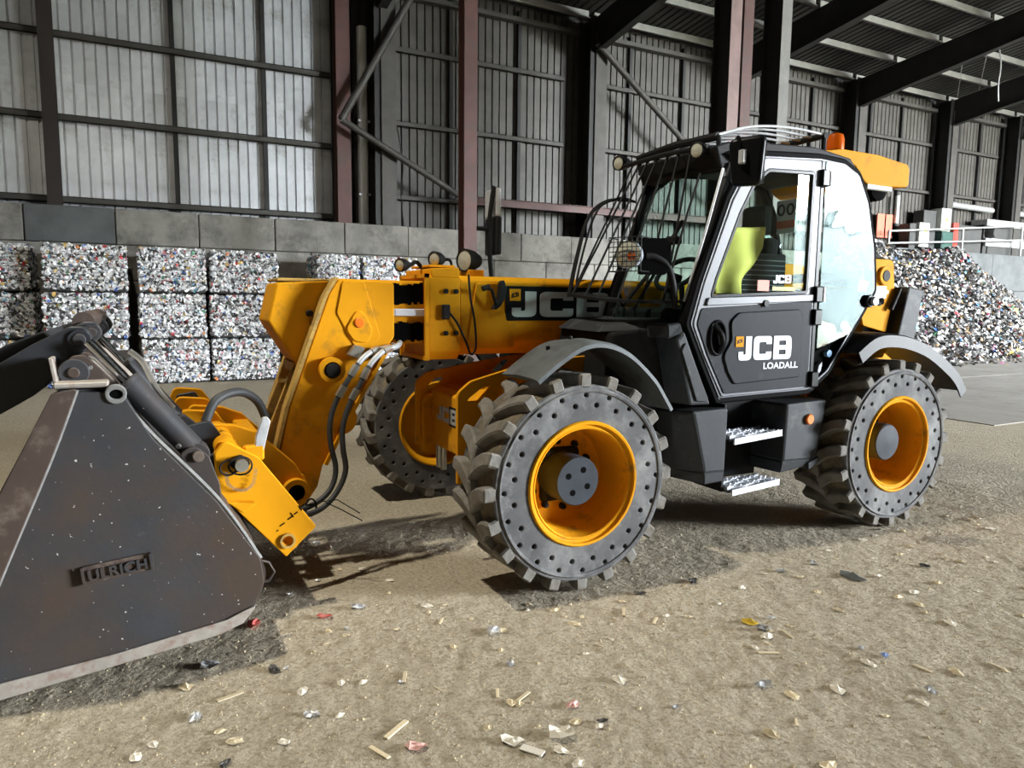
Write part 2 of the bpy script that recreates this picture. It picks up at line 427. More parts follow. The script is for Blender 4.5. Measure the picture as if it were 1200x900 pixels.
# ---- push wall of stacked concrete blocks in front of the cladding
pw = empty('wall_push', (0, 13.6, 0)); tag(pw, kind='structure', label='retaining wall of stacked concrete blocks')
TOP = 3.46; BH = 0.73; BL = 1.56
rb = random.Random(3)
def blk(x0, x1, z0, z1, y0, material):
    m = MB().box(x0+0.008, x1-0.008, y0, y0+0.75, z0+0.006, z1-0.006)
    m.build('concrete_block', material, pw, bevel=0.018, bseg=1)
for r in range(5):
    z1 = TOP-BH*r; z0 = max(0.0, z1-BH)
    x = -7.3+(0 if r % 2 == 0 else -0.78)
    while x < 21.6:
        dark = (r == 0 and -4.5 < x < -2.7)
        blk(x, x+BL, z0, z1, 13.5+rb.uniform(-0.02, 0.02), m_conc_dark if dark else m_conc)
        x += BL
for i in range(7):
    x = 21.95+3.1*i
    blk(x, x+3.1, 2.35, 3.80, 13.45, m_conc_dark); blk(x, x+3.1, 0.9, 2.35, 13.4, m_conc_dark); blk(x, x+3.1, 0.0, 0.9, 13.4, m_conc_dark)

# ---- other walls of the hall (behind the camera and to the sides) with the big doorway that lets daylight in
m_inner = mat('hall_sheet', (58, 56, 53), 0.7, 0.1, var=0.15, scale=1)
RIDGE_Y = -2.0; SL = math.tan(math.radians(6.0))
def roof_z(y): return 9.95+(WY-y)*SL if y >= RIDGE_Y else 9.95+(WY-RIDGE_Y)*SL-(RIDGE_Y-y)*SL
ZF = roof_z(FRONT_Y)
MB().box(-14, DOOR_X0, FRONT_Y-0.15, FRONT_Y, 0, ZF).box(DOOR_X1, 62, FRONT_Y-0.15, FRONT_Y, 0, ZF).box(DOOR_X0, DOOR_X1, FRONT_Y-0.15, FRONT_Y, DOOR_Z, ZF).build('wall_front', m_inner)['kind'] = 'structure'
def gable(name, x):
    pts = [(FRONT_Y-0.15, 0), (WY+0.1, 0), (WY+0.1, roof_z(WY)), (RIDGE_Y, roof_z(RIDGE_Y)), (FRONT_Y-0.15, ZF)]
    MB().prism(pts, x, x+0.15, 'X').build(name, m_inner)['kind'] = 'structure'
gable('wall_left', -14.15); gable('wall_right', 62)
# yard outside the doorway
m_yard = mat('yard_concrete', (72, 78, 64), 0.9, 0, var=0.15, scale=0.5)
MB().box(-40, 140, -110, FRONT_Y-0.15, -0.2, -0.02).build('floor_yard', m_yard)['kind'] = 'structure'

# long low building across the yard, seen only in the cab's windows
m_yb = mat('yard_building_sheet', (90, 100, 100), 0.7, 0, var=0.1, scale=0.5)
MB().box(15, 160, -60, -59.6, 0, 3.0).build('wall_yard', m_yb)['kind'] = 'structure'
yb_ = MB().box(70, 92, -74, -62, 0, 12.6).prism([(-74.3, 12.6), (-61.7, 12.6), (-68, 14.6)], 69.7, 92.3, 'X').build('yard_building', m_yb)
tag(yb_, 'tall grey shed standing across the yard outside the doorway', 'building')
# ---- roof: sheets, rafters, purlins
roof = empty('ceiling', (0, 3, 10)); tag(roof, kind='structure', label='pitched roof of dark sheeting on rafters and zinc purlins')
for x0 in range(-14, 62, 5):
    x1 = min(x0+5, 62)
    for ya, yb in ((RIDGE_Y, WY+0.1), (FRONT_Y-0.15, RIDGE_Y)):
        V = []; Fc = []; n = int((x1-x0)/0.25)
        prof = []
        for i in range(n):
            x = x0+i*0.25; prof += [(x, 0), (x+0.17, 0), (x+0.19, 0.04), (x+0.23, 0.04)]
        prof.append((x1, 0))
        for yy in (ya, yb): V += [(x, yy, roof_z(yy)+dz) for x, dz in prof]
        k = len(prof); V += [(x0, ya, roof_z(ya)+0.1), (x1, ya, roof_z(ya)+0.1), (x1, yb, roof_z(yb)+0.1), (x0, yb, roof_z(yb)+0.1)]
        Fc = [(i, i+1, i+1+k, i+k) for i in range(k-1)]+[(2*k, 2*k+1, 2*k+2, 2*k+3)]
        link('roof_sheet', me_from(V, Fc), m_roof, roof)
for j, y in enumerate([14.75, 13.2, 11.65, 10.1, 8.55, 7.0, 5.45, 3.9]):
    for i in range(len(FR)-1):
        z = roof_z(y)-0.03
        MB().box(FR[i]+0.1, FR[i+1]-0.1, y-0.03, y+0.03, z-0.22, z).box(FR[i]+0.1, FR[i+1]-0.1, y-0.10, y+0.03, z-0.22, z-0.19).build('purlin', m_purlin, roof)
    if y > 9: MB().box(-14, FR[0]-0.1, y-0.03, y+0.03, roof_z(y)-0.25, roof_z(y)-0.03).build('purlin', m_purlin, roof)
def rafter(x):
    top = lambda y: roof_z(y)-0.30
    pts = [(14.45, 8.75), (12.6, 9.03), (RIDGE_Y, top(RIDGE_Y)-0.55), (RIDGE_Y, top(RIDGE_Y)), (WY-0.1, top(WY-0.1)), (WY-0.1, 8.75)]
    m = MB().prism(pts, x-0.012, x+0.012, 'X')
    # bottom flange
    for (ya, za), (yb, zb) in ((pts[0], pts[1]), (pts[1], pts[2])):
        m.hexa([(x-0.11, ya, za-0.02), (x+0.11, ya, za-0.02), (x+0.11, yb, zb-0.02), (x-0.11, yb, zb-0.02), (x-0.11, ya, za), (x+0.11, ya, za), (x+0.11, yb, zb), (x-0.11, yb, zb)])
    m.build('rafter', m_steel, roof)
for x in FR: rafter(x)
# eaves beam and gutter line
for i in range(len(FR)-1):
    MB().box(FR[i]+0.25, FR[i+1]-0.25, 14.9, 15.1, 9.35, 9.47).build('eaves_beam', m_railst, roof)
# tie wires and hanging cord under the roof
MB().tube(smooth_path([(21.9, 10.4, 9.9), (21.95, 10.3, 9.2), (21.9, 10.3, 8.6), (21.98, 10.3, 8.1)]), 0.025, 6).build('cord', m_grey, roof)
for y0 in (10.2, 11.0): MB().cyl((21.2, y0, roof_z(y0)-0.3), (26.2, y0+3.2, roof_z(y0+3.2)-0.3), 0.012, 6).build('tie_wire', m_grey, roof)

# ---- the floodlight under the roof whose hard shadows lie under the machine
lamp = empty('high_bay_lamp', (LAMP_POS[0], LAMP_POS[1], LAMP_POS[2])); tag(lamp, 'round high bay lamp hanging under the roof above the bucket', 'lamp')
lx, ly, lz = LAMP_POS
m = MB(); V = []; n = 24
for k in range(n):
    t = 2*PI*k/n
    V += [(lx+0.10*math.cos(t), ly+0.10*math.sin(t), lz+0.32), (lx+0.14*math.cos(t), ly+0.14*math.sin(t), lz+0.22), (lx+0.28*math.cos(t), ly+0.28*math.sin(t), lz+0.03)]
m.add(V, [(3*k+i, 3*((k+1) % n)+i, 3*((k+1) % n)+i+1, 3*k+i+1) for k in range(n) for i in range(2)]); m.add([V[3*k] for k in range(n)], [tuple(range(n))])
m.build('lamp_shade', m_grey, lamp)
MB().cyl((lx, ly, lz+0.3), (lx, ly, roof_z(ly)-0.05), 0.015, 8).build('suspension_rod', m_grey, lamp)
ld = bpy.data.lights.new('lamp_bulb', 'AREA'); ld.shape = 'DISK'; ld.size = 0.36; ld.energy = LAMP_W; ld.color = (1.0, 0.93, 0.78)
lo_ = bpy.data.objects.new('lamp_bulb', ld); COL.objects.link(lo_); lo_.location = (lx, ly, lz); lo_.parent = lamp; lo_.matrix_parent_inverse = world_of(lamp).inverted()

# ---- freestanding columns inside the hall
def column(label, x, y, b, d, material, flange, z1=None, face=None):
    root = empty('steel_column', (x, y, 0)); tag(root, label, 'column', 'freestanding steel columns of the hall')
    hsec('shaft', x, y, 0.02, z1 or roof_z(y)-0.9, b, d, material, root, flange)
    MB().box(x-0.3, x+0.3, y-0.3, y+0.3, 0.0, 0.02).build('base_plate', m_steel, root)
    if face: MB().box(x-b/2, x+b/2, y-d/2-0.008, y-d/2-0.001, 0.1, (z1 or roof_z(y)-0.9)).build('lit_face_sheet', face, root)  # paler sheet on the dark shaft, colour carries the daylight on this side
    return root
column('red-brown steel column standing behind the boom mirror', 3.27, 9.1, 0.26, 0.28, m_red, 'Y')
column('pinkish steel column rising directly behind the cab roof', 9.0, 8.6, 0.30, 0.50, m_steel, 'Y', face=m_redlit)
column('dark brown steel column close behind the pinkish one', 10.42, 9.6, 0.30, 0.36, m_red, 'Y')
column('light grey steel column rising behind the cab, nearest the beacon', 10.02, 8.2, 0.28, 0.50, m_steel, 'Y', face=mat('lit_grey_paint', (112, 110, 106), 0.7, 0, var=0.15, scale=3))  # pale grey front paints the daylit side of the column
# ================================================================ TELEHANDLER
m_yel = mat('machine_yellow', (222, 153, 24), 0.6, 0, var=0.06, scale=3, dirt=(150, 112, 48), dirt_amt=0.28, dirt_scale=5, spec=0.06)
m_yeld = mat('dusty_yellow_edge', (186, 150, 72), 0.7, 0, var=0.15, scale=8, dirt=(120, 100, 66), dirt_amt=0.5, dirt_scale=14)
m_blk = mat('black_plastic', (50, 52, 55), 0.55, 0, var=0.15, scale=4, dirt=(88, 87, 84), dirt_amt=0.25, dirt_scale=5, bump=0.03, spec=0.2)
m_gloss = mat('black_gloss', (18, 19, 21), 0.3, 0, var=0.1, scale=5, spec=0.12)
m_rubber = mat('frame_rubber', (15, 15, 16), 0.7, 0, spec=0.04)
m_dark = mat('black_steel', (30, 30, 31), 0.6, 0.0, var=0.2, scale=6, spec=0.15)
m_doorp = mat('door_grey_black', (44, 46, 50), 0.5, 0, var=0.10, scale=3, dirt=(84, 83, 82), dirt_amt=0.2, dirt_scale=4, spec=0.07)
m_frame = mat('door_frame_satin', (78, 80, 90), 0.4, 0.0, var=0.06, scale=4)
m_tyre = mat('tyre_sidewall', (88, 88, 89), 0.75, 0, var=0.30, scale=3.5, dirt=(134, 134, 132), dirt_amt=0.6, dirt_scale=4, bump=0.05, bump_scale=30, spec=0.3)
m_tread = mat('muddy_tread', (112, 102, 84), 0.95, 0, var=0.25, scale=8, dirt=(66, 60, 52), dirt_amt=0.5, dirt_scale=9, bump=0.5, bump_scale=30)
m_lug = mat('lug_rubber', (118, 115, 109), 0.9, 0, var=0.25, scale=9, dirt=(96, 86, 70), dirt_amt=0.55, dirt_scale=7, bump=0.35, bump_scale=25)
m_hole = mat('deep_black', (8, 8, 8), 0.9, spec=0.05)
m_hub = mat('hub_grey', (58, 62, 68), 0.55, 0.0, var=0.18, scale=8, spec=0.12)
m_chrome = mat('chrome', (200, 202, 206), 0.15, 1.0)
m_zinc = mat('zinc_fitting', (188, 186, 178), 0.3, 0.8, var=0.15, scale=20)
m_hose = mat('hose_rubber', (50, 52, 54), 0.6, 0, var=0.15, scale=20)
m_white = mat('white_print', (214, 218, 226), 0.5)
m_silver = mat('silver_print', (178, 182, 184), 0.45, 0.2, var=0.08, scale=8)
m_amber = mat('amber_lens', (205, 92, 10), 0.2, 0, coat=0.3)
m_orange = mat('orange_reflector', (240, 120, 30), 0.3)
m_lens = mat('clear_lens', (206, 206, 190), 0.12, 0.2, var=0.1, scale=40, coat=0.5)
m_serr = mat('galvanised_step', (196, 198, 200), 0.5, 0.4, var=0.15, scale=30)
m_hivis = mat('hi_vis_cloth', (255, 238, 120), 0.8)
m_redst = mat('red_sticker', (214, 96, 60), 0.5)
m_label = mat('grey_label', (142, 148, 156), 0.5)
m_seat = mat('seat_cloth', (36, 37, 40), 0.85, 0, var=0.2, scale=20)
m_green = mat('label_green', (190, 190, 40), 0.5)
g_cab = glass_mat('cab_glass', (0.90, 0.97, 0.94), 1.15)
g_screen = glass_mat('windscreen_glass', (0.72, 0.86, 0.82), 1.0)
g_quarter = glass_mat('quarter_glass', (0.42, 0.50, 0.50), 1.3, wobble=0.2)

TH = empty('telehandler', (1.3, 1.3, 0)); tag(TH, 'yellow and black telehandler with solid tyres, caged cab and wide boom', 'telehandler')

def inset(poly, d):
    n = len(poly); area = sum(poly[i][0]*poly[(i+1) % n][1]-poly[(i+1) % n][0]*poly[i][1] for i in range(n)); s = 1 if area > 0 else -1
    out = []
    for i in range(n):
        p = Vector(poly[i]); a = (p-Vector(poly[i-1])).normalized(); b = (Vector(poly[(i+1) % n])-p).normalized()
        na = Vector((-a.y, a.x))*s; nb = Vector((-b.y, b.x))*s; k = (na+nb)
        k = k/max(0.3, (1+na.dot(nb)))
        q = p+k*d; out.append((q.x, q.y))
    return out

# ---- wheels -------------------------------------------------------------
RW = 0.62; TW = 0.44
def tyre_mesh():
    m = MB()
    m.lathe([(0.34, 0.03), (0.545, 0.03), (0.556, 0.035), (0.558, 0.12), (0.560, TW/2), (0.558, TW-0.12), (0.556, TW-0.035), (0.545, TW-0.03), (0.34, TW-0.03)], 80, closed=True)
    return m.mesh('tyre')
def lug_mesh(side, k):
    """one chevron lug, side -1 = outer half, +1 = inner half"""
    m = MB(); a0 = 2*PI*(k+(0.5 if side > 0 else 0))/20
    hw = 0.058; n = 4; V = []
    for i in range(n+1):
        u = i/n; y = u*0.235; sweep = 0.19*u*u
        wd = hw*(1.0+0.55*u)
        for r, f in ((0.535, 1.25), (0.62-0.006*u, 1.0)):
            for s in (-1, 1):
                a = a0+sweep+s*wd*f
                V.append((r*math.cos(a), y if side < 0 else TW-y, r*math.sin(a)))
    Fc = []
    for i in range(n):
        o = 4*i; p = o+4
        Fc += [(o, p, p+2, o+2), (o+1, o+3, p+3, p+1), (o+2, p+2, p+3, o+3), (o, o+1, p+1, p)]
    Fc += [(0, 2, 3, 1), (4*n, 4*n+1, 4*n+3, 4*n+2)]
    m.add(V, Fc); return m.mesh('lug', 0.010, 1)
def side_mesh():
    holes = []
    for k in range(20):
        t = 2*PI*k/20; holes.append(circle(0.500*math.cos(t), 0.500*math.sin(t), 0.0125, 10))
        t += PI/20; holes.append(circle(0.445*math.cos(t), 0.445*math.sin(t), 0.0135, 10))
    return plate_mesh([circle(0, 0, 0.556, 80), circle(0, 0, 0.352, 64)]+holes, 0.036, 0.008, 2)
def rim_mesh():
    return MB().lathe([(0.352, 0.03), (0.358, -0.004), (0.350, -0.014), (0.338, -0.012), (0.334, 0.004), (0.322, 0.008), (0.316, 0.004), (0.308, 0.010), (0.302, 0.05), (0.290, 0.25), (0.282, 0.268), (0.10, 0.285), (0.10, 0.30), (0.30, 0.29), (0.312, TW-0.03), (0.322, TW-0.006), (0.345, TW+0.012), (0.358, TW), (0.352, TW-0.03)], 64).mesh('rim')
def hub_mesh(front):
    if front: return MB().lathe([(0.142, 0.29), (0.142, 0.072), (0.136, 0.062), (0.0, 0.062)], 40).mesh('hub')
    return MB().lathe([(0.138, 0.29), (0.136, 0.088), (0.128, 0.078), (0.05, 0.073), (0.0, 0.071)], 40).mesh('hub')
tyre_me, side_me, rim_me = tyre_mesh(), side_mesh(), rim_mesh()
tyre_me.materials.append(m_tread)
ring_me = MB().lathe([(0.512, 0.004), (0.518, -0.007), (0.530, -0.010), (0.536, -0.004), (0.540, 0.006)], 80).mesh('ring'); ring_me.materials.append(m_tyre)
side_out = side_me.copy(); side_out.transform(Matrix.Translation((0, 0.018, 0)))
side_in = side_me.copy(); side_in.transform(Matrix.Translation((0, TW-0.018, 0)))
for me in (side_out, side_in): me.materials.append(m_tyre)
rim_me.materials.append(m_yel)
hub_f, hub_r = hub_mesh(True), hub_mesh(False)
for h in (hub_f, hub_r): h.materials.append(m_hub)
lug_out = [lug_mesh(-1, k) for k in range(20)]; lug_in = [lug_mesh(1, k) for k in range(20)]
for me in lug_out+lug_in: me.materials.append(m_lug)
bolt_me = MB().cyl((0.2, 0.285, 0), (0.2, 0.250, 0), 0.020, 6).cyl((0.2, 0.25, 0), (0.2, 0.235, 0), 0.011, 8).mesh('bolt'); bolt_me.materials.append(m_dark)
dim_me = MB().cyl((0.072, 0.063, 0), (0.072, 0.060, 0), 0.018, 12).mesh('dimple'); dim_me.materials.append(m_hole)
def wheel(x, y, flip, front):
    loc = (x, y, RW); rot = (0, 0, PI if flip else 0)
    t = link('wheel', tyre_me, None, TH, loc=loc, rot=rot)
    W = Matrix.Translation(loc) @ Matrix.Rotation(rot[2], 4, 'Z')
    def sub(name, me, r=0.0):
        o = bpy.data.objects.new(name, me); COL.objects.link(o); o.parent = t; o.rotation_euler = (0, r, 0); return o
    sub('sidewall', side_out); sub('sidewall', side_in); sub('shoulder_ring', ring_me); sub('rim', rim_me); sub('hub', hub_f if front else hub_r)
    for k in range(20): sub('lug', lug_out[k]); sub('lug', lug_in[k])
    for k in range(10): sub('bolt', bolt_me, 2*PI*k/10+0.2)
    if front:
        for k in range(4): sub('dimple', dim_me, PI/2*k+0.5)
    return t
WB = 2.73; YF = 2.62
wheel(0, 0, False, True); wheel(WB, 0, False, False); wheel(0, YF, True, True); wheel(WB, YF, True, False)

# ---- chassis -------------------------------------------------------------
near = rounded([(-0.47, 0.50), (-0.47, 1.07), (-0.38, 1.14), (0.05, 1.25), (0.5, 1.28), (3.7, 1.28), (3.7, 0.62), (0.6, 0.62), (-0.1, 0.62), (-0.25, 0.52)], [0.01, 0.06, 0.06, 0.1, 0.1, 0.02, 0.05, 0.1, 0.1, 0.05])
slot = rounded([(-0.42, 1.015), (-0.30, 1.10), (-0.235, 1.11), (-0.33, 1.015)], 0.03)
slot2 = [(x+0.45, z+0.135) for x, z in slot]
farp = rounded([(-0.47, 0.62), (-0.47, 1.07), (-0.38, 1.13), (0.05, 1.20), (0.5, 1.26), (3.7, 1.26), (3.7, 0.62), (0.6, 0.62), (-0.1, 0.62), (-0.3, 0.62)], [0.01, 0.06, 0.06, 0.1, 0.1, 0.02, 0.05, 0.1, 0.1, 0.05])
slotf = rounded([(-0.42, 1.00), (-0.32, 1.085), (-0.25, 1.09), (-0.34, 1.00)], 0.03)
slotf2 = [(x+0.53, z+0.115) for x, z in slotf]
plate('chassis_plate', [near, slot], 0.70, 0.73, m_yel, TH)
plate('chassis_plate', [farp, slotf, slotf2], 1.45, 1.48, m_yel, TH)
# cross box between the plates, its front face carrying the mark; curved edge flanges on the plates
cb = MB().prism([(-0.36, 0.62), (-0.36, 1.0), (-0.30, 1.03), (0.25, 1.08), (0.25, 0.62)], 0.73, 1.45).build('chassis_box', m_yel, TH, bevel=0.012)
link('lettering', xf(mark_mesh(0.10, 0.36), frame((-0.364, 1.315, 0.815), (0, -1, 0), (0, 0, 1))), m_silver, cb)
link('lettering_panel', MB().box(-0.3625, -0.3600, 0.93, 1.10, 0.80, 0.93).mesh(), m_dark, cb)
for y0, y1 in ((1.40, 1.45), (0.73, 0.755)):
    pts = [(-0.44, 0.58), (-0.44, 0.93), (-0.41, 0.975), (-0.37, 0.985), (-0.10, 0.99)]
    m = MB()
    for (xa, za), (xb, zb) in zip(pts[:-1], pts[1:]):
        m.hexa([(xa, y0, za), (xb, y0, zb), (xb, y1, zb), (xa, y1, za), (xa+0.02, y0, za-0.015), (xb+0.012, y0, zb-0.022), (xb+0.012, y1, zb-0.022), (xa+0.02, y1, za-0.015)])
    m.build('stiffener', m_yel, TH)
# bent handle rod on the near plate
MB().tube(smooth_path([(-0.17, 0.66, 0.86), (-0.15, 0.66, 1.02), (-0.06, 0.66, 1.09), (0.05, 0.66, 1.07)]), 0.016, 8).build('guard_rod', m_yel, TH)
# belly, axles, prop shaft
MB().box(0.35, 3.55, 0.74, 1.44, 0.55, 1.15).build('belly_pan', m_dark, TH, bevel=0.02)
for x in (0.0, WB):
    ax = MB().cyl((x, 0.22, RW), (x, YF-0.22, RW), 0.10, 20).build('axle', m_dark, TH)
    link('differential', MB().lathe([(0.0, -0.2), (0.12, -0.17), (0.2, -0.06), (0.2, 0.06), (0.12, 0.17), (0, 0.2)], 24, (x, YF/2, RW)).mesh(), m_dark, ax)
    for y in (0.30, YF-0.30): MB().box(x-0.13, x+0.13, y-0.06, y+0.06, RW-0.16, RW+0.16).build('steering_knuckle', m_dark, TH, bevel=0.03)
MB().cyl((-0.13, 0.55, 0.66), (-0.13, 2.1, 0.66), 0.035, 14).build('steering_cylinder', m_zinc, TH)
for y in (1.28, 1.36): MB().cyl((-0.33, y, 0.62), (-0.33, y, 0.46), 0.022, 10).build('grease_pipe', m_zinc, TH)

# ---- boom ------------------------------------------------------------------
def boom_sec(y0, y1, z0, z1, c):
    return [(y0+c*0.4, z1), (y1-c*0.4, z1), (y1, z1-c*0.4), (y1, z0+c), (y1-c*0.8, z0), (y0+c*0.8, z0), (y0, z0+c), (y0, z1-c*0.4)]
boom = MB().prism(boom_sec(1.08, 1.54, 1.27, 1.795, 0.09), -0.30, 3.9, 'X').build('boom', m_yel, TH, bevel=0.012)
# ridge panels pressed into the boom side
plate('pressed_panel', [rounded([(-0.25, 1.31), (-0.18, 1.75), (-0.02, 1.75), (0.02, 1.60), (0.12, 1.31)], 0.03)], 1.070, 1.082, m_yel, boom, 0.005)
plate('decal_panel', [rounded([(0.04, 1.50), (1.05, 1.50), (1.05, 1.735), (0.04, 1.735)], 0.008)], 1.070, 1.0805, m_gloss, boom, 0.0)
link('lettering', xf(mark_mesh(0.175, 0.80, 0.004), frame((0.085, 1.068, 1.525), (1, 0, 0), (0, 0, 1))), m_silver, boom)
plate('logo_square', [[(0.068, 1.635), (0.150, 1.635), (0.150, 1.715), (0.068, 1.715)]], 1.064, 1.0695, m_yel, boom, 0)
link('logo_print', xf(mark_mesh(0.030, 0.060, 0.002), frame((0.080, 1.0628, 1.652), (1, 0, 0.25), (-0.25, 0, 1))), m_gloss, boom)
col_ = MB().prism(boom_sec(1.055, 1.565, 1.245, 1.80, 0.06), -0.52, -0.30, 'X').build('boom_collar', m_yel, TH, bevel=0.008)
plate('collar_top', [rounded([(-0.50, 1.78), (-0.50, 1.835), (-0.31, 1.845), (-0.31, 1.78)], 0.01)], 1.055, 1.565, m_yel, col_)
for x in (-0.405, -0.335):
    for z in (1.69, 1.42): link('bolt', MB().cyl((x, 1.055, z), (x, 1.038, z), 0.016, 12).cyl((x, 1.037, z), (x, 1.032, z), 0.008, 6).mesh(), m_dark, col_)
fl = MB(); 
for (y0, y1, z0, z1) in ((1.045, 1.575, 1.775, 1.80), (1.045, 1.07, 1.27, 1.80), (1.55, 1.575, 1.27, 1.80), (1.045, 1.575, 1.245, 1.27)): fl.box(-0.545, -0.52, y0, y1, z0, z1)
fl.build('collar_flange', m_yel, col_)
link('sensor_block', MB().box(-0.435, -0.385, 1.02, 1.055, 1.51, 1.605).mesh('s', 0.006, 1), m_dark, col_)
link('sensor_cable', MB().tube(smooth_path([(-0.385, 1.035, 1.55), (-0.33, 1.03, 1.48), (-0.27, 1.03, 1.36), (-0.235, 1.03, 1.28), (-0.20, 1.03, 1.33), (-0.21, 1.03, 1.50), (-0.24, 1.03, 1.65), (-0.25, 1.04, 1.80)]), 0.0075, 8).mesh(), m_dark, col_)
inn = MB().prism(boom_sec(1.12, 1.50, 1.35, 1.755, 0.05), -1.12, -0.45, 'X').build('inner_boom', m_yel, TH, bevel=0.008)
for z0, z1 in ((1.61, 1.735), (1.375, 1.49)):
    V = MB(); n = 10
    for i in range(n):
        xa = -0.74+0.2*i/n + (random.uniform(-0.012, 0.012) if i == 0 else 0); dz = random.uniform(-0.012, 0.010)
        V.box(-0.74+0.2*i/n, -0.74+0.2*(i+1)/n+0.002, 1.108, 1.121, z0+dz, z1+random.uniform(-0.012, 0.010))
    link('grease_patch', V.mesh(), m_hole, inn)
link('length_gauge', MB().box(-0.735, -0.535, 1.085, 1.119, 1.530, 1.575).mesh('g', 0.004, 1), m_white, inn)
link('gauge_tip', MB().prism([(-0.84, 1.555), (-0.80, 1.525), (-0.735, 1.530), (-0.735, 1.575), (-0.80, 1.575)], 1.085, 1.119).mesh('g', 0.004, 1), m_serr, inn)

# ---- boom head -------------------------------------------------------------
HP = rounded([(-1.10, 1.755), (-0.99, 1.75), (-0.76, 1.735), (-0.76, 1.40), (-0.86, 1.27), (-1.09, 0.88), (-1.22, 0.62), (-1.25, 0.50), (-1.35, 0.36), (-1.47, 0.41), (-1.50, 0.58), (-1.40, 1.00), (-1.16, 1.66)], [0.05, 0.02, 0.02, 0.05, 0.05, 0.05, 0.03, 0.03, 0.06, 0.06, 0.03, 0.03, 0.03])
hd = plate('boom_head', [HP], 1.025, 1.055, m_yel, TH, 0.006)
plate('head_plate', [HP], 1.555, 1.585, m_yel, hd, 0.006)
# front edge flange, worn and dusty
fpts = [(-1.105, 1.76), (-1.17, 1.655), (-1.41, 1.00), (-1.505, 0.62)]
for y0, y1 in ((1.005, 1.105), (1.505, 1.605)):
    m = MB()
    for (xa, za), (xb, zb) in zip(fpts[:-1], fpts[1:]):
        m.hexa([(xa, y0, za), (xb, y0, zb), (xb, y1, zb), (xa, y1, za), (xa-0.022, y0, za), (xb-0.022, y0, zb-0.004), (xb-0.022, y1, zb-0.004), (xa-0.022, y1, za)])
    link('edge_flange', m.mesh(), m_yeld, hd)
# lower rear flange
m = MB(); rp = [(-0.80, 1.36), (-0.86, 1.27), (-1.09, 0.88), (-1.215, 0.64)]
for (xa, za), (xb, zb) in zip(rp[:-1], rp[1:]):
    m.hexa([(xa, 0.99, za), (xb, 0.99, zb), (xb, 1.07, zb), (xa, 1.07, za), (xa+0.02, 0.99, za-0.01), (xb+0.02, 0.99, zb-0.01), (xb+0.02, 1.07, zb-0.01), (xa+0.02, 1.07, za-0.01)])
link('rear_flange', m.mesh(), m_yel, hd)
# raised shield panel and diagonal pressing
link('pin_shield', plate_mesh([rounded([(-1.07, 1.45), (-0.98, 1.60), (-0.90, 1.45), (-0.93, 1.36), (-1.02, 1.38)], 0.05)], 0.02, 0.006), m_yel, hd, loc=(0, 1.018, 0))
plate('pressing', [rounded([(-1.08, 1.74), (-0.95, 1.74), (-0.85, 1.40), (-0.98, 1.28), (-1.12, 1.55)], 0.03)], 1.017, 1.026, m_yel, hd, 0.004)
def pin(x, z, r, y0, y1, material, name='pin', ring=None):
    if ring: link('pin_boss', MB().lathe([(r+0.008, 0), (r+ring, 0.0), (r+ring, 0.06), (r+0.008, 0.06), (r+0.008, 0)], 28, (x, y0+0.012, z)).mesh(), m_yel, hd)
    return link(name, MB().cyl((x, y0, z), (x, y1, z), r, 24).mesh('p', 0.004, 1), material, hd)
pin(-0.985, 1.49, 0.030, 0.998, 1.05, m_orange, 'reflector')
pin(-1.16, 1.21, 0.042, 0.955, 1.60, m_dark, ring=0.035)
pin(-1.39, 0.53, 0.046, 0.940, 1.66, m_hole, ring=0.032)
pin(-1.08, 0.89, 0.05, 1.10, 1.60, m_hole, ring=0.05)
pin(-1.26, 1.545, 0.020, 1.085, 1.3, m_dark, 'bolt')
# nose box in front of the head (tilt ram cover), narrower than the side plates
nose = [(-1.445, 1.725), (-1.14, 1.745), (-1.17, 1.62), (-1.30, 1.18), (-1.50, 1.50)]
no = MB().prism(nose, 1.12, 1.50).build('nose_box', m_yel, TH, bevel=0.012)
link('lifting_slot', MB().prism([(-1.4475, 1.715), (-1.4575, 1.665), (-1.468, 1.62), (-1.4475, 1.66)], 1.20, 1.22).mesh(), m_hole, no)
link('nose_top', MB().box(-1.44, -1.10, 1.125, 1.495, 1.735, 1.752).mesh('n', 0.004, 1), m_yeld, no)
# tilt lever and link below the nose
lever = [(-1.33, 1.24), (-1.29, 1.24), (-1.47, 0.70), (-1.60, 0.66), (-1.62, 0.72)]
for y0, y1 in ((1.16, 1.185), (1.44, 1.465)): MB().prism([(-1.36, 1.22), (-1.30, 1.24), (-1.53, 0.60), (-1.60, 0.62)], y0, y1).build('tilt_lever', m_yeld, TH, bevel=0.006)
MB().box(-1.36, -1.30, 1.16, 1.465, 1.19, 1.25).build('lever_bridge', m_yeld, TH, bevel=0.006)
MB().cyl((-1.24, 1.31, 1.10), (-1.52, 1.31, 0.66), 0.075, 20).build('tilt_ram', m_dark, TH)

# ---- quick hitch carriage ------------------------------------------------
CP = rounded([(-1.86, 0.86), (-1.81, 0.92), (-1.65, 0.82), (-1.37, 0.42), (-1.53, 0.275), (-1.85, 0.66)], [0.03, 0.03, 0.03, 0.012, 0.012, 0.03])
car = empty('tool_carriage', (-1.6, 1.3, 0.4)); car.parent = TH; car.matrix_parent_inverse = world_of(TH).inverted()
ph = circle(-1.52, 0.365, 0.025, 14)
for y0 in (0.50, 2.04):
    plate('carriage_plate', [CP, ph], y0, y0+0.06, m_yel, car, 0.005)
link('pin_boss', MB().lathe([(0.028, 0), (0.040, 0), (0.040, 0.03), (0.028, 0.03), (0.028, 0)], 20, (-1.52, 0.485, 0.365)).mesh(), m_yeld, car)
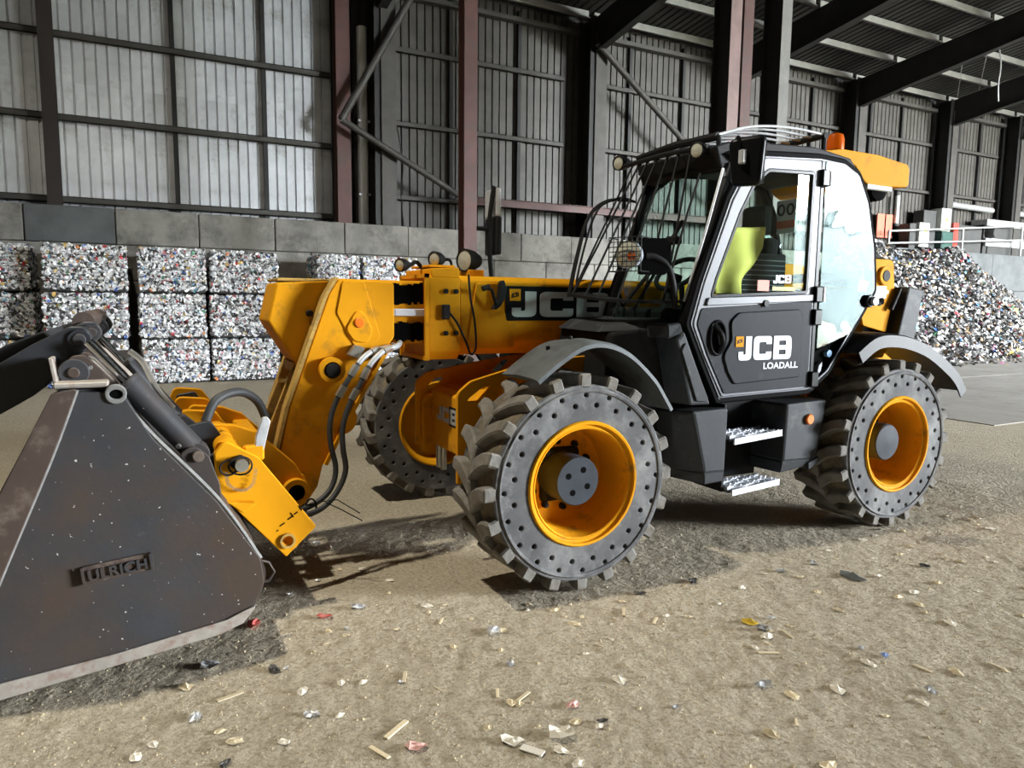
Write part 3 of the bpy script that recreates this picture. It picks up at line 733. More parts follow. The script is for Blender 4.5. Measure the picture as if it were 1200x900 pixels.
# worn dusty tip and faded lettering on the near plate
for i, (x, z, a, bb) in enumerate([(-1.545, 0.455, .030, .006), (-1.505, 0.485, .028, .007), (-1.495, 0.500, .006, .030), (-1.475, 0.507, .022, .006), (-1.437, 0.545, .028, .008), (-1.452, 0.532, .007, .030), (-1.57, .425, .012, .005)]):
    q = MB().box(-a/2, a/2, 0.4975, 0.4995, -bb/2, bb/2).mesh(); q.transform(Matrix.Translation((x, 0, z)) @ Matrix.Rotation(-0.55, 4, 'Y')); link('stencil_mark', q, m_hole, car)
link('carriage_step', MB().prism([(-1.815, 0.62), (-1.68, 0.60), (-1.74, 0.555)], 0.44, 0.50).mesh('s', 0.004, 1), m_yel, car)
for y0 in (0.90, 1.66):
    AP = rounded([(-1.96, 0.86), (-1.90, 0.95), (-1.72, 0.93), (-1.60, 0.88), (-1.40, 0.68), (-1.33, 0.55), (-1.39, 0.42), (-1.53, 0.46), (-1.72, 0.66)], 0.04)
    plate('carriage_arm', [AP], y0, y0+0.06, m_yel, car, 0.006)
link('arm_pin_boss', MB().lathe([(0.048, 0), (0.078, 0), (0.078, 0.06), (0.048, 0.06), (0.048, 0)], 28, (-1.405, 0.85, 0.52)).mesh(), m_yel, car)
link('arm_pin', MB().cyl((-1.405, 0.865, 0.52), (-1.405, 0.93, 0.52), 0.047, 20).mesh(), m_hole, car)
for (x, z, r) in ((-1.80, 0.87, 0.055), (-1.50, 0.345, 0.045)): link('cross_tube', MB().cyl((x, 0.53, z), (x, 2.08, z), r, 20).mesh(), m_yel, car)
link('cross_beam', MB().prism([(-1.78, 0.55), (-1.70, 0.62), (-1.47, 0.33), (-1.54, 0.28)], 0.56, 2.04).mesh('c', 0.01, 1), m_dark, car)
link('rear_beam', MB().box(-1.66, -1.56, 0.95, 2.02, 0.72, 0.84).mesh('c', 0.01, 1), m_yel, car)
for yy in (1.15, 1.75, 2.3):
    link('hook_arm', plate_mesh([rounded([(-2.02, 0.90), (-1.98, 1.00), (-1.80, 0.98), (-1.72, 0.86), (-1.82, 0.80)], 0.05)], 0.05, 0.006), m_yel, car, loc=(0, yy, 0))
link('locking_pin', MB().cyl((-1.74, 0.43, 0.80), (-1.74, 0.52, 0.80), 0.032, 14).mesh(), m_zinc, car)
link('pin_plate', MB().prism(rounded([(-1.80, 0.80), (-1.74, 0.85), (-1.69, 0.80), (-1.74, 0.75)], 0.02), 0.475, 0.5).mesh(), m_dark, car)
link('spring_ring', MB().tube([(-1.745+0.055*math.cos(t*PI/8), 0.46+0.01*math.sin(t*PI/4), 0.795+0.045*math.sin(t*PI/8)) for t in range(16)], 0.005, 6, closed=True).mesh(), m_dark, car)
link('spring_ring', MB().tube([(-1.80+0.04*math.cos(t*PI/8), 0.465, 0.79+0.038*math.sin(t*PI/8)) for t in range(16)], 0.005, 6, closed=True).mesh(), m_dark, car)
ch = smooth_path([(-1.81, 0.475, 0.76), (-1.80, 0.475, 0.70), (-1.74, 0.475, 0.665), (-1.69, 0.475, 0.69), (-1.67, 0.475, 0.77)], 7)
chain = MB()
for i in range(len(ch)-1):
    c = ch[i]; chain.tube([(c.x+0.008*math.cos(t*PI/4), c.y+(0.006 if i % 2 else -0.004), c.z+0.0055*math.sin(t*PI/4)) for t in range(8)], 0.0016, 5, closed=True)
link('chain', chain.mesh(), m_zinc, car)
link('lock_lever', plate_mesh([rounded([(-1.665, 0.86), (-1.625, 0.84), (-1.585, 1.00), (-1.60, 1.025), (-1.625, 1.02), (-1.66, 0.92)], 0.015)], 0.03, 0.004), m_serr, car, loc=(0, 0.54, 0))
link('lock_block', MB().box(-1.72, -1.62, 0.52, 0.58, 0.80, 0.88).mesh('c', 0.01, 1), m_yel, car)
# grab hose looping from the boom head down to the carriage, plus the hose over the carriage
hoses = [[(-0.74, 1.10, 1.345), (-0.82, 1.0, 1.335), (-0.93, 0.95, 1.315), (-1.01, 0.92, 1.26), (-1.09, 0.90, 1.15), (-1.16, 0.90, 1.03), (-1.20, 0.88, 0.92), (-1.205, 0.86, 0.79), (-1.18, 0.85, 0.64), (-1.22, 0.82, 0.53), (-1.32, 0.78, 0.465), (-1.45, 0.74, 0.45), (-1.56, 0.72, 0.50)],
         [(-0.70, 1.10, 1.36), (-0.76, 0.98, 1.345), (-0.86, 0.93, 1.32), (-0.95, 0.90, 1.245), (-1.02, 0.88, 1.13), (-1.09, 0.87, 1.01), (-1.135, 0.85, 0.88), (-1.14, 0.83, 0.76), (-1.13, 0.82, 0.63), (-1.19, 0.80, 0.51), (-1.30, 0.75, 0.435), (-1.45, 0.70, 0.43), (-1.58, 0.66, 0.50)]]
for h in hoses:
    p = smooth_path(h, 8)
    hs = MB().tube(p, 0.0165, 10).build('hydraulic_hose', m_hose, TH)
    link('steel_pipe', MB().tube(p[:26], 0.0175, 10).mesh(), m_silver, hs)
    for i0 in (26, 34, 12): link('hose_fitting', MB().tube(p[i0:i0+5], 0.024, 8).mesh(), m_zinc, hs)
link('valve_block', MB().prism([(-1.07, 1.30), (-1.02, 1.36), (-0.96, 1.34), (-1.00, 1.27)], 0.96, 1.03).mesh('v', 0.006, 1), m_zinc, hd)
link('valve_head', MB().cyl((-0.90, 0.97, 1.30), (-0.90, 1.04, 1.30), 0.035, 14).mesh(), m_dark, hd)
MB().tube(smooth_path([(-1.88, 0.75, 0.98), (-1.82, 0.78, 1.09), (-1.70, 0.85, 1.12), (-1.60, 0.92, 1.06), (-1.55, 0.95, 0.95)]), 0.024, 12).build('carriage_hose', m_hose, TH)
for i0, dx in ((0, 0), (1, 0.02)):
    MB().tube([(-1.28+dx, 0.79-0.03*i0, 0.47+0.0*i0), (-1.20+dx, 0.74, 0.485-0.06*i0), (-1.08, 0.70-0.05*i0, 0.40-0.03*i0)], 0.0035, 5).build('cable_tie', m_dark, TH)
MB().tube([(-1.345+0.03*math.cos(t*PI/6), 0.76, 0.452+0.05*math.sin(t*PI/6)) for t in range(12)], 0.006, 6, closed=True).build('hose_clip', m_dark, TH)

# ---- lamps, mirror and bits on the boom ------------------------------------
def work_lamp(c, d, r, depth, parent, name='work_lamp', cage=False):
    """round lamp at c facing direction d"""
    d = Vector(d).normalized(); c = Vector(c)
    T = Matrix.Translation(c) @ d.to_track_quat('-Y', 'Z').to_matrix().to_4x4()
    me = MB().lathe([(0, depth), (r*0.55, depth), (r*0.9, depth*0.55), (r, 0.01), (r, -0.004), (r*0.9, -0.006), (r*0.86, 0.004)], 24).mesh()
    o = link(name, xf(me, T), m_dark, parent)
    le = MB().lathe([(r*0.87, 0.003), (r*0.6, -0.004), (0, -0.008)], 24).mesh(); link('lens', xf(le, T), m_lens, o)
    return o
lp = MB().box(-0.50, -0.32, 1.10, 1.45, 1.845, 1.86).build('lamp_bracket', m_yel, TH, bevel=0.004)
work_lamp((-0.665, 1.20, 1.855), (-1, -0.55, -0.05), 0.045, 0.075, TH)
work_lamp((-0.435, 1.18, 1.90), (-1, -0.55, -0.05), 0.052, 0.085, TH)
work_lamp((-0.03, 1.62, 1.93), (-1, -0.35, 0), 0.085, 0.14, TH, 'head_lamp')
MB().tube(smooth_path([(-0.60, 1.22, 1.85), (-0.54, 1.24, 1.88), (-0.50, 1.25, 1.85)]), 0.014, 8).build('lamp_stalk', m_dark, TH)
MB().tube(smooth_path([(-0.38, 1.22, 1.90), (-0.31, 1.22, 1.90), (-0.30, 1.22, 1.85), (-0.35, 1.22, 1.84)]), 0.010, 8).build('lamp_stalk', m_dark, TH)
MB().box(-0.02, 0.10, 1.55, 1.75, 1.79, 1.86).build('lamp_bracket', m_yel, TH, bevel=0.004)
MB().box(-0.08, 0.04, 1.58, 1.68, 1.45, 1.80).box(0.2, 0.4, 1.55, 2.0, 1.25, 1.80).build('engine_cover', m_dark, TH, bevel=0.02)
fm = MB().tube([(0.33, 1.90, 1.78), (0.31, 1.90, 2.02), (0.30, 1.90, 2.22), (0.33, 1.90, 2.45), (0.345, 1.90, 2.53)], 0.020, 8).build('mirror_stem', m_dark, TH)
link('mirror_housing', MB().box(0.355, 0.395, 1.85, 2.10, 2.00, 2.30).mesh('m', 0.016, 2), m_dark, fm)
link('mirror_glass', MB().box(0.352, 0.392, 1.86, 2.09, 2.30, 2.52).mesh('m', 0.012, 2), m_serr, fm)
link('mirror_clamp', MB().cyl((0.20, 1.90, 2.20), (0.32, 1.90, 2.20), 0.016, 8).mesh(), m_dark, fm)
# small folded bracket and grab handle on the boom side
br = plate('boom_bracket', [rounded([(-0.075, 1.575), (-0.035, 1.64), (-0.02, 1.755), (0.0, 1.775), (0.022, 1.72), (0.018, 1.66), (-0.02, 1.60), (-0.05, 1.575)], 0.012)], 1.02, 1.075, m_dark, TH, 0.003)
link('bracket_arm', MB().tube([(-0.15, 0.99, 1.715), (-0.10, 1.0, 1.705), (-0.055, 1.02, 1.60)], 0.011, 8).mesh(), m_dark, br)
link('bracket_knob', MB().cyl((-0.175, 0.985, 1.71), (-0.125, 0.985, 1.725), 0.018, 10).mesh(), m_dark, br)

# ---- boom pivot tower and tail ------------------------------------------------
TP = rounded([(3.40, 2.03), (3.70, 2.03), (3.74, 1.75), (3.66, 1.40), (3.35, 1.46), (3.25, 1.75)], [0.05, 0.06, 0.08, 0.02, 0.03, 0.1])
tw = plate('pivot_tower', [TP], 0.80, 0.83, m_yel, TH)
plate('tower_plate', [TP], 1.75, 1.78, m_yel, tw)
link('pivot_pin', MB().cyl((3.58, 0.77, 1.89), (3.58, 1.80, 1.89), 0.045, 20).mesh(), m_dark, tw)
link('pivot_boss', MB().lathe([(0.05, 0), (0.08, 0), (0.08, 0.04), (0.05, 0.04), (0.05, 0)], 24, (3.58, 0.775, 1.89)).mesh(), m_yel, tw)
link('model_label', MB().box(3.46, 3.62, 0.794, 0.799, 1.695, 1.80).mesh(), m_label, tw)
link('model_number', xf(text_mesh('560-80', 0.035, 0.02, 1.3, 0.001), frame((3.465, 0.793, 1.735), (1, 0, 0), (0, 0, 1))), m_white, tw)
link('strut', MB().cyl((3.66, 0.77, 1.60), (3.76, 0.77, 1.78), 0.022, 10).mesh(), m_dark, tw)
link('plug', MB().cyl((3.56, 0.785, 1.67), (3.56, 0.80, 1.67), 0.03, 14).mesh(), m_hole, tw)
MB().hexa([(3.70, 0.72, 1.33), (3.95, 0.72, 1.33), (3.95, 1.9, 1.33), (3.70, 1.9, 1.33), (3.82, 0.72, 1.80), (4.03, 0.72, 1.78), (4.03, 1.9, 1.78), (3.82, 1.9, 1.80)]).build('tail_cover', m_blk, TH, bevel=0.015)
MB().box(3.3, 3.72, 0.74, 1.85, 0.70, 1.34).build('counterweight', m_dark, TH, bevel=0.04)
MB().tube(smooth_path([(3.35, 0.85, 2.05), (3.38, 0.85, 2.25), (3.42, 0.88, 2.3), (3.52, 0.9, 2.05)]), 0.02, 8).build('boom_hose', m_hose, TH)
MB().box(0.6, 3.5, 1.60, 2.35, 0.62, 1.45).build('engine_pod', m_dark, TH, bevel=0.06)
MB().prism([(2.45, 1.16), (2.70, 1.33), (3.15, 1.30), (3.10, 1.22), (2.75, 1.20), (2.62, 1.08)], 0.42, 0.46).build('fender_bracket', m_yel, TH, bevel=0.004)
# ---- cab --------------------------------------------------------------------
CY0, CY1 = 0.15, 1.05
CAB = rounded([(1.08, 0.99), (1.93, 1.01), (2.13, 1.14), (2.46, 1.56), (2.585, 1.73), (2.545, 2.04), (2.45, 2.36), (2.33, 2.555), (2.16, 2.625), (1.91, 2.635), (1.38, 2.60), (1.20, 2.47), (1.09, 2.29), (0.88, 1.76), (0.80, 1.50), (0.91, 1.29)],
              [0.03, 0.12, 0.15, 0.1, 0.08, 0.2, 0.2, 0.12, 0.1, 0, 0.12, 0.1, 0.2, 0.2, 0.08, 0.1], 4)
CABI = inset(CAB, 0.045)
cf = plate('cab_frame', [CAB, CABI], CY0-0.01, CY0+0.07, m_rubber, TH, 0.012)
plate('cab_side_frame', [CAB, CABI], CY1-0.07, CY1, m_rubber, cf, 0.012)
# light seal line round the frame
plate('seal', [inset(CAB, 0.038), inset(CAB, 0.050)], CY0-0.016, CY0-0.006, m_frame, cf, 0.002)
# pillars joining the two sides
def cross(name, pts, material=m_gloss, y0=CY0+0.05, y1=CY1-0.05, par=cf, bev=0.01):
    return link(name, MB().prism(pts, y0, y1).mesh(name, bev, 2), material, par)
cross('roof_panel', [(1.12, 2.56), (1.22, 2.60), (1.40, 2.655), (1.90, 2.68), (2.25, 2.64), (2.36, 2.54), (2.30, 2.54), (2.16, 2.585), (1.40, 2.57), (1.22, 2.50)], m_dark, CY0+0.02, CY1-0.02)
cross('header', [(1.05, 2.60), (1.16, 2.64), (1.30, 2.62), (1.24, 2.50), (1.10, 2.47)], m_dark)
cross('rear_panel', [(2.09, 1.15), (2.42, 1.57), (2.54, 1.73), (2.50, 1.76), (2.38, 1.62), (2.05, 1.20)], m_dark)
cross('floor_panel', [(0.95, 1.02), (2.05, 1.02), (2.10, 1.10), (0.95, 1.10)], m_dark)
plate('rear_window', [[(CY0+0.08, 1.74), (CY1-0.08, 1.74), (CY1-0.08, 2.52), (CY0+0.08, 2.52)]], 0, 0.006, g_cab, cf, 0, rot=(0, 0, PI/2), loc=(2.50, 0, 0))
# far side window of the cab
plate('side_window', [inset(CAB, 0.04)], CY1-0.04, CY1-0.034, g_cab, cf, 0)
link('window_bar', MB().box(1.90, 1.96, CY1-0.06, CY1-0.01, 1.02, 2.60).mesh(), m_dark, cf)
link('hinge_post', MB().box(1.925, 1.965, CY0-0.012, CY0+0.05, 1.04, 2.60).mesh('h', 0.006, 1), m_gloss, cf)
plate('lower_side_panel', [rounded([(1.0, 1.04), (1.9, 1.04), (2.4, 1.6), (0.86, 1.6), (0.84, 1.5), (0.93, 1.3)], 0.02)], CY1-0.06, CY1-0.03, m_dark, cf)
# windscreen: one curved sheet bulging forward
def screen_pt(u, v, off=0.0):
    y = CY0+0.05+u*(CY1-CY0-0.10); z = 1.50+v*0.98
    x = 0.83+0.35*v-0.13*(1-(2*u-1)**2)*(1-0.35*v)-off
    return (x, y, z)
V = []; Fc = []; nu, nv = 16, 12
for o in (0, 0.006):
    for j in range(nv+1):
        for i in range(nu+1): V.append(screen_pt(i/nu, j/nv, o))
k = (nu+1)*(nv+1)
for j in range(nv):
    for i in range(nu):
        a = j*(nu+1)+i; Fc.append((a, a+1, a+nu+2, a+nu+1))
me = me_from(V[:k], Fc); link('windscreen', me, g_screen, cf, smooth=True)
for yy, nm in ((CY0+0.05, 'pillar'), (CY1-0.05, 'pillar')):
    link(nm, MB().tube([(0.83, yy, 1.48), (0.90, yy, 1.70), (1.06, yy, 2.16), (1.18, yy, 2.50)], 0.032, 8).mesh(), m_gloss, cf)
link('screen_sill', MB().tube([screen_pt(i/10, -0.02) for i in range(11)], 0.03, 8).mesh(), m_dark, cf)
link('screen_top', MB().tube([screen_pt(i/10, 1.01) for i in range(11)], 0.03, 8).mesh(), m_dark, cf)
# wiper
wp = MB().tube([(0.72, 0.55, 1.58), (0.80, 0.42, 1.85), (0.86, 0.36, 2.02)], 0.012, 6).build('wiper', m_dark, TH)
link('wiper_blade', MB().tube([(0.66, 0.58, 1.62), (0.78, 0.42, 1.86), (0.92, 0.33, 2.15)], 0.014, 6).mesh(), m_dark, wp)
link('wiper_motor', MB().box(0.83, 0.90, 0.30, 0.40, 2.0, 2.05).mesh('w', 0.01, 1), m_dark, wp)

# ---- door -------------------------------------------------------------------
DO = rounded([(1.115, 1.035), (1.91, 1.055), (1.915, 2.585), (1.40, 2.555), (1.25, 2.445), (1.14, 2.27), (0.93, 1.75), (0.855, 1.50), (0.955, 1.30)], [0.03, 0.02, 0.02, 0.1, 0.08, 0.1, 0.1, 0.06, 0.08])
WIN = rounded([(0.985, 1.665), (1.845, 1.705), (1.855, 2.505), (1.43, 2.485), (1.31, 2.39), (1.20, 2.20), (1.02, 1.78)], [0.02, 0.03, 0.03, 0.08, 0.08, 0.1, 0.05])
DL = DO
dr = plate('door', [DO, WIN], CY0-0.022, CY0+0.02, m_frame, TH, 0.006)
plate('door_glass', [inset(WIN, -0.012)], CY0-0.008, CY0-0.002, g_cab, dr, 0)
plate('glass_seal', [WIN, inset(WIN, 0.016)], CY0-0.025, CY0-0.018, m_gloss, dr, 0.001)
LOW = rounded([(1.13, 1.055), (1.895, 1.07), (1.895, 1.655), (0.915, 1.60), (0.885, 1.50), (0.98, 1.305)], [0.03, 0.02, 0.02, 0.03, 0.05, 0.08])
plate('lower_panel', [LOW], CY0-0.028, CY0-0.016, m_doorp, dr, 0.003)
EMB = rounded([(1.20, 1.115), (1.80, 1.14), (1.80, 1.555), (1.76, 1.60), (1.22, 1.575), (1.15, 1.52), (1.165, 1.40), (1.10, 1.30), (1.14, 1.20)], [0.05, 0.02, 0.02, 0.03, 0.06, 0.06, 0.05, 0.06, 0.06])
plate('raised_panel', [EMB], CY0-0.040, CY0-0.022, m_doorp, dr, 0.007)
plate('sill_rail', [rounded([(0.945, 1.615), (1.90, 1.655), (1.90, 1.70), (0.965, 1.665)], 0.01)], CY0-0.036, CY0-0.018, m_frame, dr, 0.004)
hr = [(1.05+0.085*math.cos(t*PI/12)*0.75, CY0-0.034, 1.415+0.105*math.sin(t*PI/12)) for t in range(24)]
link('handle_recess', MB().add([(x, y+0.004, z) for x, y, z in hr], [tuple(range(24))]).mesh(), m_hole, dr)
link('handle_ring', MB().tube(hr, 0.010, 8, closed=True).mesh(), m_gloss, dr)
link('handle', MB().tube(smooth_path([(1.02, CY0-0.035, 1.49), (1.06, CY0-0.055, 1.44), (1.075, CY0-0.055, 1.38), (1.06, CY0-0.035, 1.33)]), 0.017, 8).mesh(), m_gloss, dr)
link('lock', MB().cyl((1.45, CY0-0.045, 1.635), (1.45, CY0-0.02, 1.635), 0.022, 14).mesh(), m_gloss, dr)
link('lettering', xf(mark_mesh(0.155, 0.475, 0.003), frame((1.222, CY0-0.0425, 1.268), (1, 0, 0), (0, 0, 1))), m_white, dr)
link('lettering_small', xf(text_mesh('LOADALL', 0.042, 0.035, 1.22, 0.001), frame((1.445, CY0-0.0425, 1.208), (1, 0, 0), (0, 0, 1))), m_white, dr)
link('logo_square', MB().box(1.196, 1.262, CY0-0.0445, CY0-0.041, 1.356, 1.423).mesh(), m_yel, dr)
link('logo_print', xf(mark_mesh(0.022, 0.05, 0.001), frame((1.205, CY0-0.0452, 1.375), (1, 0, 0.25), (-0.25, 0, 1))), m_dark, dr)
for z in (2.47, 1.70, 1.545, 1.12): link('hinge', MB().box(1.90, 1.975, CY0-0.052, CY0-0.012, z-0.055, z+0.055).mesh('h', 0.008, 1), m_gloss, dr)
for z in (2.47, 1.70): link('hinge_pin', MB().box(1.965, 1.985, CY0-0.058, CY0-0.02, z-0.05, z+0.05).mesh('h', 0.004, 1), m_serr, dr)
# stickers on the door glass
link('sticker', MB().box(1.395, 1.50, CY0-0.0095, CY0-0.0085, 1.715, 1.785).mesh(), m_redst, dr)
link('sticker_print', xf(mark_mesh(0.055, 0.165, 0.001), frame((1.535, CY0-0.0095, 1.765), (1, 0, 0.03), (0, 0, 1))), m_white, dr)
link('sticker_band', MB().box(1.53, 1.74, CY0-0.0095, CY0-0.0085, 1.72, 1.745).mesh(), m_green, dr)

# ---- rear quarter window ------------------------------------------------------
QW = rounded([(1.975, 1.325), (2.30, 1.43), (2.535, 1.735), (2.495, 2.04), (2.40, 2.34), (2.29, 2.515), (2.15, 2.575), (1.97, 2.585)], [0.01, 0.05, 0.06, 0.2, 0.2, 0.12, 0.1, 0.02])
qw = plate('quarter_window', [QW], CY0-0.020, CY0-0.014, g_quarter, TH, 0)
link('window_catch', MB().cyl((2.47, CY0-0.05, 1.66), (2.47, CY0-0.015, 1.66), 0.045, 18).mesh('c', 0.006, 1), m_gloss, qw)
link('catch_knob', MB().cyl((2.49, CY0-0.075, 1.66), (2.49, CY0-0.05, 1.66), 0.032, 16).mesh('c', 0.004, 1), m_serr, qw)
link('catch_stay', MB().cyl((2.50, CY0-0.03, 1.65), (2.66, CY0+0.02, 1.64), 0.014, 8).mesh(), m_dark, qw)
lq = plate('dark_hole_sheet', [rounded([(1.975, 1.095), (2.07, 1.13), (2.275, 1.385), (1.975, 1.295)], 0.02)], CY0+0.03, CY0+0.05, m_hole, TH, 0)  # black sheet stands in for the shade inside the open hole
link('hook_bracket', MB().prism([(2.0, 1.13), (2.05, 1.17), (2.06, 1.24), (2.02, 1.21)], CY0-0.005, CY0+0.03).mesh('h', 0.004, 1), m_label, lq)
link('bottle_cap', MB().cyl((2.13, CY0, 1.29), (2.13, CY0+0.03, 1.29), 0.025, 12).mesh(), mat('pale_blue', (120, 170, 220), 0.5), lq)

# ---- cab interior --------------------------------------------------------------
st = MB().box(1.25, 1.76, 0.38, 0.86, 1.28, 1.44).build('seat', m_seat, TH, bevel=0.05)
link('backrest', MB().hexa([(1.66, 0.40, 1.40), (1.80, 0.40, 1.40), (1.80, 0.86, 1.40), (1.66, 0.86, 1.40), (1.78, 0.42, 2.10), (1.90, 0.42, 2.10), (1.90, 0.84, 2.10), (1.78, 0.84, 2.10)]).mesh('b', 0.04, 2), m_seat, st)
link('headrest', MB().box(1.81, 1.90, 0.50, 0.74, 2.12, 2.34).mesh('b', 0.04, 2), m_seat, st)
link('seat_base', MB().box(1.3, 1.7, 0.42, 0.82, 1.10, 1.28).mesh('b', 0.02, 1), m_dark, st)
link('seat_side', MB().box(1.46, 1.90, 0.365, 0.40, 1.62, 1.98).mesh('b', 0.012, 1), m_seat, st)
for z in range(8): link('bellows', MB().box(1.48, 1.88, 0.357, 0.366, 1.69+z*0.034, 1.696+z*0.034).mesh(), m_label, st)
nt_ = link('notice', MB().box(2.455, 2.462, 0.80, 0.99, 2.20, 2.46).mesh(), m_white, cf)
MB().box(2.452, 2.4545, 0.80, 0.99, 2.24, 2.30).build('notice_band', m_redst, TH)
for yy in (0.85, 0.94): MB().tube([(2.453, yy+0.03*math.cos(t*PI/8), 2.385+0.04*math.sin(t*PI/8)) for t in range(16)], 0.008, 6, closed=True).build('notice_symbol', m_dark, TH)
MB().tube([(1.10+0.17*math.cos(t*PI/12)*0.55, 0.58+0.19*math.sin(t*PI/12), 1.83+0.17*math.cos(t*PI/12)*0.6) for t in range(24)], 0.017, 8, closed=True).build('steering_wheel', m_dark, TH)
MB().cyl((0.95, 0.58, 1.42), (1.09, 0.58, 1.82), 0.045, 12).build('steering_column', m_dark, TH)
MB().box(0.80, 1.0, 0.28, 0.95, 1.40, 1.60).build('dashboard', m_dark, TH, bevel=0.03)
MB().box(1.3, 1.9, 0.87, 1.0, 1.2, 1.62).build('side_console', m_dark, TH, bevel=0.03)
MB().cyl((1.45, 0.92, 1.6), (1.43, 0.92, 1.78), 0.02, 10).build('joystick', m_dark, TH)

# ---- front cowl below the windscreen, trims, fenders ------------------------------
MB().hexa([(0.42, 0.42, 1.02), (1.05, 0.30, 1.0), (1.05, 1.05, 1.0), (0.42, 1.05, 1.02), (0.46, 0.42, 1.44), (0.88, 0.22, 1.50), (0.88, 1.05, 1.50), (0.46, 1.05, 1.46)]).build('cowl', m_dark, TH, bevel=0.02)
MB().hexa([(0.40, 0.50, 1.44), (0.76, 0.26, 1.46), (0.76, 1.03, 1.46), (0.42, 1.03, 1.45), (0.46, 0.52, 1.495), (0.80, 0.30, 1.535), (0.80, 1.0, 1.535), (0.50, 0.99, 1.515)]).build('cowl_top', m_blk, TH, bevel=0.012)
tr = MB().hexa([(0.86, 0.13, 0.995), (1.03, 0.13, 0.99), (1.03, 0.30, 0.99), (0.80, 0.30, 1.0), (0.735, 0.13, 1.40), (0.795, 0.13, 1.46), (0.795, 0.30, 1.48), (0.69, 0.30, 1.46)]).build('cowl_trim', m_blk, TH, bevel=0.015)
link('trim_plate', plate_mesh([rounded([(0.90, 1.02), (1.01, 1.01), (0.80, 1.40), (0.765, 1.34)], 0.02)], 0.02, 0.006), m_blk, tr, loc=(0, 0.128, 0))
link('trim_cap', MB().hexa([(0.69, 0.16, 1.41), (0.80, 0.14, 1.44), (0.80, 0.34, 1.44), (0.66, 0.34, 1.41), (0.69, 0.17, 1.50), (0.79, 0.16, 1.51), (0.79, 0.34, 1.51), (0.66, 0.34, 1.50)]).mesh('t', 0.01, 1), m_blk, tr)
m_fblk = mat('fender_black', (34, 35, 37), 0.5, 0, var=0.15, scale=4, spec=0.25)
def fender(prof, y0, y1, name, lip=0.05, th=0.012, yfun=None):
    p = [v for v in smooth_path([(x, 0, z) for x, z in prof], 5)]
    m = MB(); n = len(p); V = []
    for i, q in enumerate(p):
        d = (p[min(i+1, n-1)]-p[max(i-1, 0)]).normalized(); nrm = Vector((-d.z, 0, d.x))
        if nrm.z < 0 and abs(nrm.z) > 0.3: nrm = -nrm
        u = i/(n-1); ya = y0 if yfun is None else yfun(u)
        lo = q-nrm*lip
        V += [(lo.x, ya-0.004, lo.z), (q.x, ya, q.z), (q.x+nrm.x*0.012, ya+0.03, q.z+nrm.z*0.012), (q.x+nrm.x*0.02, (ya+y1)/2, q.z+nrm.z*0.02), (q.x, y1, q.z),
              (q.x-nrm.x*th, y1, q.z-nrm.z*th), (q.x-nrm.x*th, ya+0.012, q.z-nrm.z*th), (lo.x, ya+0.008, lo.z)]
    Fc = []
    for i in range(n-1):
        for k in range(8): Fc.append((8*i+k, 8*i+(k+1) % 8, 8*i+8+(k+1) % 8, 8*i+8+k))
    Fc += [tuple(range(8)), tuple(8*(n-1)+k for k in range(7, -1, -1))]
    m.add(V, Fc, True); return m.build(name, m_fblk, TH)
m_fend = mat('scuffed_fender', (92, 97, 99), 0.6, 0, var=0.2, scale=6, dirt=(62, 64, 66), dirt_amt=0.45, dirt_scale=5, spec=0.3)
f1 = fender([(-0.29, 1.205), (-0.16, 1.30), (0.0, 1.385), (0.16, 1.395), (0.33, 1.33), (0.50, 1.19), (0.585, 1.08), (0.64, 1.0)], 0.03, 0.46, 'front_fender', 0.022)
f1.data.materials[0] = m_fend
fender([(-0.29, 1.205), (-0.16, 1.30), (0.0, 1.385), (0.16, 1.395), (0.33, 1.33), (0.50, 1.19), (0.64, 1.0)], 2.59, 2.16, 'front_fender', 0.022)
for x, z in ((-0.10, 1.365), (0.05, 1.42)): link('rivet', MB().cyl((x, 0.25, z-0.02), (x-0.004, 0.25, z+0.012), 0.012, 8).mesh(), m_dark, f1)
f2 = fender([(2.28, 1.30), (2.48, 1.405), (2.75, 1.41), (3.05, 1.34), (3.30, 1.22), (3.48, 1.10), (3.585, 0.975)], 0.03, 0.50, 'rear_fender', 0.085)
fender([(2.28, 1.30), (2.48, 1.405), (2.75, 1.41), (3.05, 1.34), (3.30, 1.22), (3.48, 1.10), (3.585, 0.975)], 2.59, 2.1, 'rear_fender', 0.07)
MB().box(0.3, 0.9, 0.42, 0.60, 0.62, 1.10).build('inner_wing', m_dark, TH, bevel=0.02)

# ---- side pods and steps -----------------------------------------------------------
tk = MB().hexa([(1.00, 0.13, 0.545), (1.175, 0.13, 0.54), (1.175, 0.50, 0.54), (0.88, 0.46, 0.53), (0.885, 0.13, 0.955), (1.185, 0.13, 0.962), (1.185, 0.60, 0.962), (0.79, 0.56, 0.93)]).build('side_tank', m_blk, TH, bevel=0.018)
link('tank_lip', MB().hexa([(1.01, 0.14, 0.47), (1.17, 0.14, 0.475), (1.17, 0.50, 0.475), (0.93, 0.46, 0.47), (1.00, 0.135, 0.55), (1.175, 0.135, 0.545), (1.175, 0.50, 0.545), (0.89, 0.46, 0.54)]).mesh('t', 0.008, 1), m_blk, tk)
sw = MB().box(1.18, 1.72, 0.40, 0.43, 0.42, 0.98).box(1.18, 1.195, 0.16, 0.42, 0.40, 0.98).build('step_well', m_dark, TH)
link('label', MB().box(1.197, 1.2, 0.17, 0.20, 0.90, 0.96).mesh(), m_white, sw)
bt = MB().hexa([(1.70, 0.13, 0.555), (2.04, 0.13, 0.545), (2.04, 0.5, 0.545), (1.68, 0.42, 0.555), (1.715, 0.13, 0.955), (2.115, 0.13, 0.97), (2.115, 0.5, 0.97), (1.66, 0.42, 0.955)]).build('battery_box', m_blk, TH, bevel=0.018)
